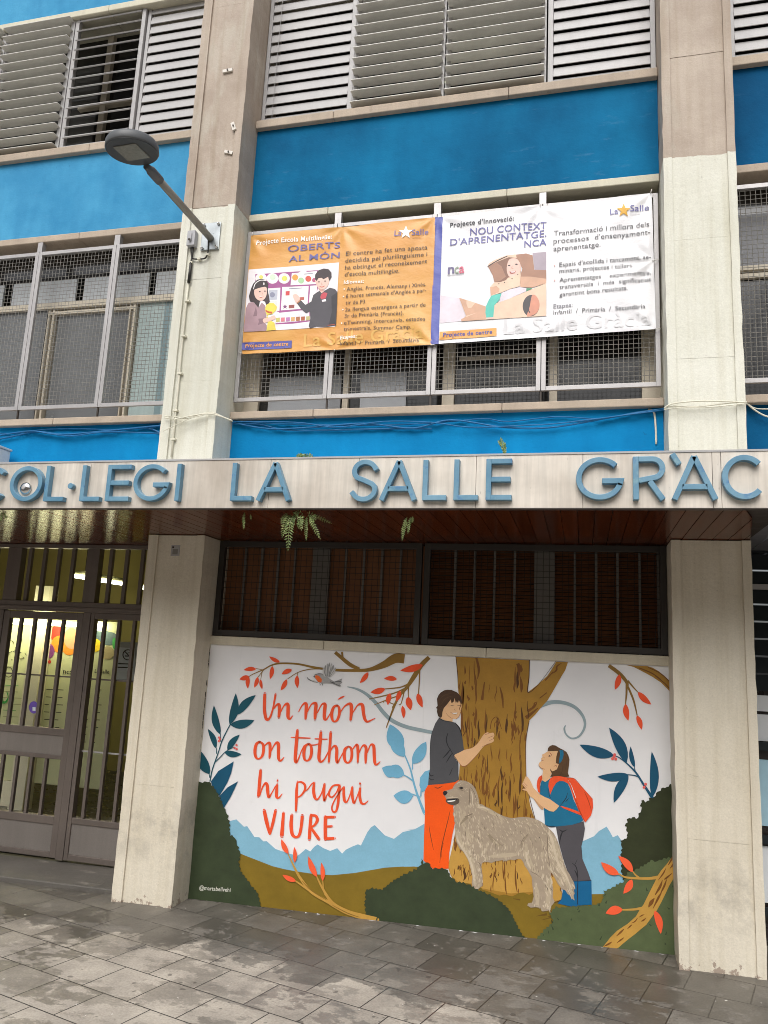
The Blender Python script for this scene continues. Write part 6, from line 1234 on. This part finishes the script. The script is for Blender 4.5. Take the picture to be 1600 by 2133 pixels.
# chipped white paint and grime where wall meets pavement
a = Art(YM - .002, .0008); rg = random.Random(9); u = 386
while u < 1412:
    L = rg.uniform(6, 40); v = base_v(u) - .3
    a.poly([(u, v), (u + L, base_v(u + L) - .3), (u + L * .8, base_v(u + L) - rg.uniform(.8, 2.6)), (u + L * .3, v - rg.uniform(.6, 2.0))], M_WHITE if rg.random() < (.75 if u > 850 else .3) else GRIME, 24); u += L + rg.uniform(2, 26)
for k in range(26):
    v = 1345 + k * 12; uu = 437.6 - (v - 1342) * .0975
    if rg.random() < .75: a.poly([(uu, v), (uu + rg.uniform(.8, 2.0), v), (uu - 1.1 + rg.uniform(.8, 2.0), v + 11), (uu - 1.15, v + 11)], CWIRE, 25)
a.build('chipped_edge', mur)
# ------------------------------------------------------------------ the two printed banners
b1 = Z(480, 420, .2875); b2 = Z(880, 380, .325); KZ = Z(500, 540, .1375); NZ = Z(910, 510, .15)
YBn = 0.226
def vinyl(key, a, b=None, var=.06, rough=.38):
    if key in MATS: return MATS[key]
    mt = bpy.data.materials.new(key); t, bs = nodes(mt); p = pos(t)
    c = mix(t, ramp(t, noise(t, pos(t, (1.6, 1, 1.6)), 1.0, 3), .35, .65), rgb(a), rgb(b or a))
    t.links.new(c, bs.inputs['Base Color']); bs.inputs['Roughness'].default_value = rough; bs.inputs['Specular IOR Level'].default_value = .45
    bump(t, bs, noise(t, pos(t, (4, 1, 6), (0, .5, 0)), 1.6, 4, .5), .16, .04); MATS[key] = mt; return mt
def flat(key, h): return mat('print_' + key, h, .45, .13, 11, grain=0)
VO = vinyl('banner_orange', '#d0944a', '#d8a55c'); VW = vinyl('banner_white', '#dcdbde', '#e6e5e6'); VB = vinyl('banner_blue', '#4f55a0', '#5a62ac')
TXT = flat('dark_text', '#56483c'); TXG = flat('grey_text', '#4a4a4f'); LILAC = flat('lilac', '#6a679d'); WHT = flat('white', '#f4efe6'); FAINT_O = flat('faint_orange', '#dcae60'); FAINT_W = flat('faint_grey', '#d6d5d7'); GOLD = flat('gold', '#d6a22c'); LINE = flat('box_blue', '#5d5fa4'); ORBOX = flat('box_orange', '#e3a45a')
tie = lambda *ps: [P(u, v, YBn) for u, v in ps]
def make_warp(ties, calm, amp):
    """folds that fan out from the ties along the top and bottom, fading over printed pictures"""
    tp = [(q.x, q.z) for q in ties]
    def f(x, z):
        s = 0.0
        for k, (tx, tz) in enumerate(tp):
            dx, dz = x - tx, z - tz; r = math.hypot(dx, dz) + .02; an = math.atan2(dz, dx)
            s += math.sin(an * 7 + k * 1.7) * math.exp(-r / .24) * min(1, r / .12) ** 2 * 1.1
        s += .45 * math.sin(x * 7.3 + z * 3.1) * math.sin(z * 5.2 + 1.1) + .25 * math.sin(x * 17 - z * 9)
        c = 1.0
        for (xa, xb, za, zb) in calm:
            dx = max(xa - x, 0, x - xb); dz = max(za - z, 0, z - zb); c = min(c, .12 + min(1, math.hypot(dx, dz) / .08) * .88)
        return s * amp * c
    return f
def star(c, r, ri=.42, rot=-90): return [(c[0] + (r if k % 2 == 0 else r * ri) * math.cos(R_(rot + 36 * k)), c[1] + (r if k % 2 == 0 else r * ri) * math.sin(R_(rot + 36 * k))) for k in range(10)]
def lines(a, fn, sc, rows, layer):
    for (t_, p0, p1, cap, m_, bold) in rows: a.text(t_, fn(p0), fn(p1), cap * sc, m_, layer, bold)
def sub(pts, n=14):
    out = []
    for i in range(len(pts)):
        a_, b_ = pts[i], pts[(i + 1) % len(pts)]; out += [(a_[0] + (b_[0] - a_[0]) * k / n, a_[1] + (b_[1] - a_[1]) * k / n) for k in range(n)]
    return out
# --- orange banner
c0 = [P(*b1(p), YBn) for p in ((125, 430), (795, 945))]
wo_ = make_warp(tie(b1((150, 245)), b1((815, 180)), b1((1480, 110)), b1((90, 1100)), b1((755, 1072)), b1((1460, 1036))), [(c0[0].x, c0[1].x, c0[1].z, c0[0].z)], .0085)
ban = thing('banner', 'orange banner with a photo of two children, tied to the window guard', 'banner', tuple(P(*b1((780, 1070)), YBn)), 'printed banners on the window guard')
def sheet(pts, m_, y, warp, name, root, grid=3.6):
    a = Art(y, .0, warp); a.poly(sub(pts, 24), m_, 0, grid); return a.build(name, root)
sheet(ap(b1, [(148, 245), (480, 213), (815, 181), (1150, 146), (1486, 110), (1456, 1036), (1100, 1058), (755, 1074), (420, 1090), (82, 1106)]), VO, YBn, wo_, 'sheet', ban)
a = Art(YBn - .0030, .0005, wo_)
lines(a, b1, .2875, [('La Salle Gràcia', (530, 1052), (1395, 985), 92, FAINT_O, .01)], 1)
lines(a, b1, .2875, [('Projecte Escola Multilingüe:', (187, 312), (735, 268), 33, WHT, .02), ('OBERTS', (415, 363), (793, 332), 44, LILAC, .006), ('AL MÓN', (422, 436), (790, 406), 42, LILAC, .006),
 ('El centre ha fet una aposta', (836, 392), (1427, 342), 30, TXT, .003), ('decidida pel plurilingüisme i', (832, 443), (1425, 392), 30, TXT, .003), ('ha obtingut el reconeixement', (830, 494), (1424, 444), 30, TXT, .003), ("d'escola multilingüe.", (828, 543), (1223, 512), 30, TXT, .003),
 ('Idiomes:', (822, 597), (968, 588), 25, WHT, .02), ('Anglès, Francés, Alemany i Xinès.', (842, 648), (1418, 610), 27, TXT, .003), ("6 hores setmanals d'Anglès a par-", (836, 698), (1418, 652), 27, TXT, .003), ('tir de P3.', (834, 745), (985, 737), 27, TXT, .003), ('2a llengua estrangera a partir de', (830, 795), (1413, 757), 27, TXT, .003), ('3r de Primària (Francès).', (826, 840), (1255, 818), 27, TXT, .003), ('eTwinning, intercanvis, estades', (822, 890), (1410, 860), 27, TXT, .003), ('trimestrals, Summer Camp.', (820, 935), (1308, 918), 27, TXT, .003),
 ('Etapes:', (795, 997), (915, 987), 25, WHT, .02), ('Infantil  /  Primària  /  Secundària', (795, 1042), (1365, 1014), 27, TXT, .003),
 ('La', (1188, 250), (1240, 246), 42, LILAC, .004), ('Salle', (1315, 246), (1433, 233), 40, LILAC, .004), ('Gràcia', (1315, 264), (1378, 258), 13, ORBOX, .01)], 3)
for p in ((825, 634), (820, 688), (815, 782), (806, 880)): a.disc(b1(p), 1.5, 1.5, WHT, 3, 10)
a.poly([b1(p) for p in star((1272, 224), 52)], WHT, 4)
a.poly(sub(ap(b1, [(84, 1022), (445, 1005), (443, 1060), (83, 1077)]), 6), LINE, 2, 3.6); lines(a, b1, .2875, [('Projecte de centre', (107, 1057), (418, 1041), 27, flat('orange_text', '#eda75a'), .02)], 7)
a.build('print', ban)
# its photograph
ph = Art(YBn - .0014, .0004, wo_)
PW_, MAG, PKW = flat('photo_white', '#e9e4e8'), flat('photo_magenta', '#a2568f'), flat('photo_pink_white', '#ece6e6')
ph.poly(sub(ap(b1, [(132, 492), (460, 468), (788, 440), (774, 680), (760, 905), (430, 925), (97, 945)]), 5), PW_, 3, 12)
L_ = lambda pts, m_, ly, s=False: ph.poly(ap(KZ, catmull(pts, 3, True) if s else pts), m_, ly)
L_([(232, 228), (700, 195), (1180, 165), (1180, 440), (1060, 860), (1060, 940), (800, 975), (540, 985), (540, 970), (1050, 925), (1050, 760), (600, 810), (560, 790), (600, 430), (420, 440), (420, 400), (232, 340)], MAG, 4)
for q in ([(785, 210), (1165, 178), (1150, 375), (765, 395)], [(640, 420), (1040, 405), (1020, 745), (620, 775)], [(430, 440), (612, 430), (598, 780), (425, 790)], [(1065, 400), (1170, 392), (1150, 640), (1040, 700)]): L_(q, PKW, 5)
for cx, cy in ((320, 290), (492, 290), (668, 290)): ph.disc(KZ((cx, cy)), 12, 11, PKW, 5, 24)
for p, r, h in (((320, 270), 4, '#dcd670'), ((495, 270), 6, '#cfe0c8'), ((675, 290), 5.5, '#dfe06a'), ((835, 275), 6.2, '#e2a448'), ((925, 322), 6.2, '#a9cfa0'), ((1035, 295), 6.2, '#d05a4a'), ((1125, 315), 4.5, '#b55a80')): ph.disc(KZ(p), r, r, flat('dot' + h[1:], h), 6, 18)
for q, h in (([(440, 470), (570, 460), (565, 610), (440, 618)], '#b9bcc8'), ([(693, 486), (752, 480), (750, 545), (690, 548)], '#cc4c50'), ([(780, 480), (980, 470), (975, 545), (800, 560)], '#dfe6e2'), ([(905, 575), (972, 570), (970, 618), (905, 615)], '#b9635a'), ([(740, 695), (825, 688), (822, 738), (738, 744)], '#96524e'), ([(445, 640), (560, 630), (555, 770), (440, 780)], '#d9dcd8')): L_(q, flat('card' + h[1:], h), 6)
ph.poly([KZ(p) for p in star((682, 718), 42)], flat('star_plum', '#7c4a78'), 6); ph.disc(KZ((490, 538)), 5.5, 5.5, flat('plum_grey', '#8a8ca0'), 7, 14)
for k, h in enumerate(('#c9c070', '#d9808c', '#b67ab0', '#d6a870', '#b0724e', '#b0603c', '#b9b27a')): x = 575 + k * 76; L_([(x - 30, 890 - k * 4), (x + 28, 884 - k * 4), (x + 26, 945 - k * 4), (x - 30, 950 - k * 4)], flat('strip' + h[1:], h), 6)
for t_, p0, p1 in (('How old is it?', (970, 225), (1105, 212)), ('This is a color', (742, 446), (935, 434))): ph.text(t_, KZ(p0), KZ(p1), 2.2, TXT, 6) if False else ph.stroke([KZ(p0) + (1.2,), KZ(p1) + (1.2,)], flat('plum_grey', '#8a8ca0'), 6, 2, cap=False)
SK2, SKD, HR2 = flat('child_skin', '#e3bfb2'), flat('child_skin_shade', '#c99a8c'), flat('child_hair', '#3f3437')
JMP, JMD, TOP, TOPD, TOYY, TOYR = flat('jumper', '#4d4a50'), flat('jumper_dark', '#38363b'), flat('mauve_top', '#a98b93'), flat('mauve_shade', '#8a6f78'), flat('toy_yellow', '#e6d35c'), flat('toy_red', '#c4573c')
L_([(150, 640), (135, 560), (170, 440), (200, 370), (260, 310), (330, 296), (395, 318), (432, 372), (420, 460), (440, 560), (452, 640), (430, 685), (395, 690), (380, 640), (330, 620), (300, 640), (280, 735), (245, 720), (220, 660)], HR2, 7)
L_([(215, 470), (260, 445), (330, 425), (395, 420), (408, 480), (400, 545), (372, 600), (325, 628), (270, 615), (225, 560)], SK2, 8, True)
L_([(75, 900), (90, 740), (130, 660), (200, 645), (250, 700), (280, 735), (330, 655), (380, 700), (395, 800), (400, 890), (370, 960), (405, 1000), (405, 1085), (60, 1098), (62, 1000)], TOP, 8)
L_([(240, 720), (262, 800), (250, 900), (360, 895), (365, 965), (200, 1020), (140, 1000), (180, 960), (200, 860)], TOPD, 9)
L_([(350, 905), (440, 880), (520, 850), (540, 900), (500, 920), (420, 950), (365, 965)], SK2, 10, True)
ph.stroke([KZ((205, 450)) + (1.6,), KZ((232, 370)) + (1.8,), KZ((310, 318)) + (1.8,), KZ((400, 325)) + (1.6,)], PKW, 9, 5); ph.disc(KZ((362, 370)), 1.4, 3, PKW, 9, 12)
for x, y in ((300, 490), (378, 482)): ph.disc(KZ((x, y)), 2.0, 1.1, HR2, 10, 10)
ph.stroke([KZ((285, 562)) + (.8,), KZ((318, 578)) + (1.8,), KZ((352, 560)) + (.8,)], TOYR, 10, 4); ph.stroke([KZ((292, 563)) + (.6,), KZ((320, 572)) + (1.2,), KZ((346, 562)) + (.6,)], PKW, 11, 4); ph.stroke([KZ((335, 500)) + (.6,), KZ((342, 530)) + (1,)], SKD, 10, 3)
L_([(382, 740), (400, 690), (450, 660), (510, 665), (560, 720), (550, 770), (490, 830), (430, 840), (400, 880), (420, 960), (400, 1085), (545, 1068), (520, 960), (470, 930), (410, 860), (385, 790)], TOYY, 9); L_([(385, 765), (440, 790), (495, 795), (480, 825), (420, 810), (390, 790)], TOYR, 11)
L_([(1080, 640), (1110, 540), (1180, 490), (1230, 470), (1290, 470), (1360, 430), (1440, 450), (1475, 500), (1470, 700), (1455, 1000), (1320, 1022), (1160, 1020), (1060, 1045), (1040, 1015), (1065, 900), (1060, 790), (1000, 818), (930, 760), (858, 660), (915, 612), (990, 690)], JMP, 8)
L_([(1385, 560), (1475, 500), (1470, 700), (1452, 1000), (1340, 1010), (1390, 800)], JMD, 9); ph.stroke([KZ((862, 668)) + (1.6,), KZ((915, 622)) + (1.6,)], flat('cuff_orange', '#c98a5a'), 10, 2); ph.stroke([KZ((1330, 1000)) + (1,), KZ((1440, 985)) + (1,)], TOYR, 10, 2)
L_([(1210, 480), (1290, 470), (1235, 515)], SK2, 9)
L_([(1140, 290), (1200, 240), (1330, 250), (1350, 330), (1330, 400), (1280, 450), (1225, 465), (1180, 425), (1150, 370)], SK2, 9, True); L_([(1180, 430), (1210, 440), (1260, 450), (1250, 490), (1210, 480)], SKD, 9)
L_([(1135, 300), (1140, 230), (1190, 165), (1270, 140), (1340, 150), (1385, 200), (1388, 270), (1350, 330), (1335, 265), (1260, 305), (1240, 280), (1190, 285), (1160, 330)], HR2, 10)
for x, y in ((1195, 342), (1290, 330)): ph.disc(KZ((x, y)), 2.2, 1.1, HR2, 11, 10)
ph.stroke([KZ((1205, 408)) + (.7,), KZ((1240, 420)) + (1.4,), KZ((1285, 402)) + (.7,)], TOYR, 11, 4); ph.stroke([KZ((1240, 350)) + (.6,), KZ((1235, 378)) + (1.1,), KZ((1250, 382)) + (.6,)], SKD, 11, 3)
L_([(800, 545), (850, 528), (890, 560), (910, 600), (880, 640), (850, 655), (820, 610)], SK2, 9, True)
L_([(1230, 530), (1270, 500), (1325, 510), (1300, 590), (1230, 605), (1215, 575)], flat('badge_red', '#c84e5a'), 9); L_([(1238, 615), (1300, 602), (1305, 635), (1245, 645)], PKW, 9)
ph.build('photo', ban)
# --- white banner
c0 = [P(*b2(p), YBn) for p in ((110, 440), (800, 900))]
ww_ = make_warp(tie(b2((100, 218)), b2((755, 150)), b2((1465, 65)), b2((80, 1038)), b2((745, 990)), b2((1490, 940)), b2((1480, 500))), [(c0[0].x, c0[1].x, c0[1].z, c0[0].z)], .0085)
bw = thing('banner', 'white banner with a child in a cardboard helmet and a blue left edge', 'banner', tuple(P(*b2((780, 990)), YBn)), 'printed banners on the window guard')
sheet(ap(b2, [(130, 218), (500, 180), (755, 151), (1100, 110), (1470, 66), (1484, 500), (1497, 940), (1150, 964), (800, 990), (450, 1012), (105, 1036), (118, 620)]), VW, YBn, ww_, 'sheet', bw)
sheet(ap(b2, [(80, 222), (129.5, 218), (117.5, 620), (104.5, 1036), (52, 1038), (66, 620)]), VB, YBn, ww_, 'blue_edge', bw)
a = Art(YBn - .0030, .0005, ww_)
lines(a, b2, .325, [('La Salle Gràcia', (520, 972), (1465, 912), 92, FAINT_W, .01)], 1)
lines(a, b2, .325, [("Projecte d'Innovació:", (175, 285), (588, 244), 29, TXG, .02), ('NOU CONTEXT', (305, 337), (795, 295), 43, LILAC, .006), ("D'APRENENTATGE.", (178, 405), (795, 347), 42, LILAC, .006), ('NCA', (653, 416), (795, 402), 42, LILAC, .006),
 ('Transformació i millora dels', (842, 342), (1452, 283), 32, TXG, .002), ("processos  d'ensenyament-", (840, 392), (1460, 333), 32, TXG, .002), ('aprenentatge.', (840, 441), (1142, 412), 32, TXG, .002),
 ("Espais d'acollida i tancament, se-", (878, 540), (1465, 488), 27, TXG, .004), ('minaris, projectes i tallers.', (878, 580), (1352, 541), 27, TXG, .004), ('Aprenentatges    experimentals,', (878, 637), (1465, 588), 27, TXG, .004), ('transversals  i  més  significatius', (878, 682), (1463, 632), 27, TXG, .004), ('garantint bons resultats.', (878, 730), (1315, 690), 27, TXG, .004),
 ('Etapes:', (840, 807), (963, 797), 27, flat('soft_grey_text', '#76767e'), .01), ('Infantil  /  Primària  /  Secundària', (840, 847), (1428, 806), 27, TXG, .004),
 ('La', (1203, 208), (1255, 204), 38, LILAC, .006), ('Salle', (1332, 188), (1452, 178), 38, LILAC, .006), ('Gràcia', (1332, 208), (1397, 201), 12, FAINT_W, .01)], 3)
a.poly([b2(p) for p in star((1290, 182), 46)], GOLD, 4)
for p in ((847, 533), (847, 627)): a.disc(b2(p), 1.5, 1.5, flat('pink_dot', '#d9a09a'), 3, 10)
a.poly(sub(ap(b2, [(110, 957), (475, 932), (475, 984), (108, 1010)]), 6), ORBOX, 2, 3.6); lines(a, b2, .325, [('Projecte de centre', (133, 990), (447, 968), 26, LINE, .02)], 7)
for ch, x0, x1, h in (('n', 162, 203, '#6c6488'), ('c', 205, 232, '#98a594'), ('a', 235, 268, '#cf6a80')): a.text(ch, b2((x0, 586 - (x0 - 162) * .06)), b2((x1, 583 - (x1 - 162) * .06)), 20, flat('nca' + h[1:], h), 3, .02)
a.stroke([b2((160, 596)) + (.9,), b2((265, 588)) + (.9,)], flat('soft_grey_text', '#76767e'), 3, 2, cap=False)
a.build('print', bw)
ph = Art(YBn - .0014, .0004, ww_); L_ = lambda pts, m_, ly, s=False: ph.poly(ap(NZ, catmull(pts, 3, True) if s else pts), m_, ly)
CB, CBL, CBD, CBS = flat('card', '#cda389'), flat('card_light', '#e2c3ab'), flat('card_dark', '#a67d68'), flat('card_shade', '#8a6656'); MINT = flat('mint', '#5cbfb0'); LILW = flat('lilac_white', '#d9d0d8')
L_([(1330, 112), (1520, 98), (1520, 350), (1360, 350)], flat('greyish_lilac', '#a99ca6'), 3); L_([(45, 700), (310, 735), (400, 985), (335, 1060), (45, 1085)], flat('lilac_pale', '#ddd2da'), 2)
L_([(1100, 135), (1240, 118), (1330, 145), (1355, 345), (1520, 350), (1520, 525), (1330, 590), (1160, 590), (1150, 440), (1190, 330), (1110, 190)], CBD, 4); L_([(1160, 440), (1300, 440), (1520, 470), (1520, 530), (1330, 592), (1160, 585)], CB, 5)
L_([(710, 300), (820, 225), (960, 160), (1100, 165), (1170, 330), (1160, 460), (980, 500), (880, 560), (800, 510), (780, 420)], CBS, 4); L_([(705, 300), (720, 260), (800, 210), (960, 148), (1095, 130), (1110, 180), (1000, 172), (830, 240)], CBL, 6); L_([(712, 305), (820, 235), (900, 300), (960, 440), (880, 500), (800, 515), (775, 420)], CBD, 5); ph.stroke([NZ((708, 300)) + (1.8,), NZ((830, 225)) + (2,), NZ((980, 155)) + (1.6,)], flat('child_hair', '#3f3437'), 7, 4)
L_([(1000, 210), (1060, 185), (1120, 200), (1165, 280), (1160, 380), (1110, 430), (1040, 450), (990, 420), (970, 320)], SK2, 6, True)
for x, y in ((1005, 285), (1105, 268)): ph.disc(NZ((x, y)), 2.8, 1.3, HR2, 8, 10)
L_([(1008, 370), (1050, 362), (1098, 360), (1085, 392), (1045, 402), (1018, 395)], flat('mouth', '#a8584c'), 8); L_([(1018, 370), (1055, 368), (1090, 366), (1080, 380), (1040, 384)], PKW, 9); ph.stroke([NZ((1048, 290)) + (.8,), NZ((1042, 325)) + (1.6,), NZ((1065, 328)) + (.8,)], SKD, 8, 3)
L_([(740, 585), (800, 520), (880, 518), (960, 490), (990, 455), (1060, 440), (1110, 410), (1160, 360), (1165, 430), (1150, 575), (1020, 610), (900, 660), (750, 710)], CBL, 9); L_([(740, 590), (830, 570), (872, 610), (860, 655), (750, 705)], CB, 10)
for x, y in ((862, 540), (940, 520), (1045, 468), (1125, 412)): ph.disc(NZ((x, y)), 1.2, 1.2, HR2, 10, 8)
L_([(890, 670), (1020, 615), (1150, 585), (1240, 600), (1250, 640), (1000, 750), (870, 810)], LILW, 7); L_([(1245, 600), (1335, 600), (1260, 640), (1240, 650)], flat('green_cloth', '#4a8a68'), 8)
L_([(310, 735), (460, 780), (690, 858), (1000, 750), (1250, 645), (1520, 530), (1520, 985), (800, 1030), (340, 1060), (405, 985)], CBL, 8); L_([(310, 735), (690, 858), (700, 900), (560, 940), (410, 985)], CB, 9); L_([(340, 1030), (560, 940), (700, 900), (680, 1035), (340, 1062)], CB, 9)
L_([(680, 860), (720, 770), (760, 705), (900, 672), (870, 760), (800, 840), (785, 1005), (690, 1020), (675, 940)], MINT, 10); L_([(690, 1010), (790, 1003), (785, 1028), (690, 1032)], SK2, 11)
ph.disc(NZ((1310, 843)), 17.5, 22.5, flat('hole_dark', '#4e4a4c'), 10, 32, .12); L_([(1320, 705), (1375, 705), (1420, 780), (1425, 860), (1385, 945), (1310, 985), (1250, 985), (1290, 860)], flat('hole_salmon', '#cf8f78'), 11, True)
ph.build('photo', bw)
# cord ties
mb = MB(); COR = mat('white_cord', '#d5d2cc', .6, .05)
for fn, l in ((b1, ((160, 245, 160, 222), (815, 182, 815, 155), (90, 1098, 60, 1092), (755, 1070, 756, 1085), (1465, 1036, 1440, 1040), (1465, 1036, 1490, 1040))), (b2, ((755, 152, 756, 135), (1462, 72, 1470, 45), (1490, 938, 1530, 935), (1472, 498, 1518, 495), (745, 990, 742, 1000), (800, 988, 802, 998), (60, 1036, 62, 1050)))):
    for u0, v0, u1, v1 in l: mb.tube([P(*fn((u0, v0)), YBn - .006), P(*fn(((u0 + u1) / 2, (v0 + v1) / 2)), YBn - .008), P(*fn((u1, v1)), .247)], .0028, 6, COR)
o = mb.build('cord_ties', COR, None, origin=P(905, 440, YBn)); tag(o, 'white cords tying both banners to the window guard', 'cords')
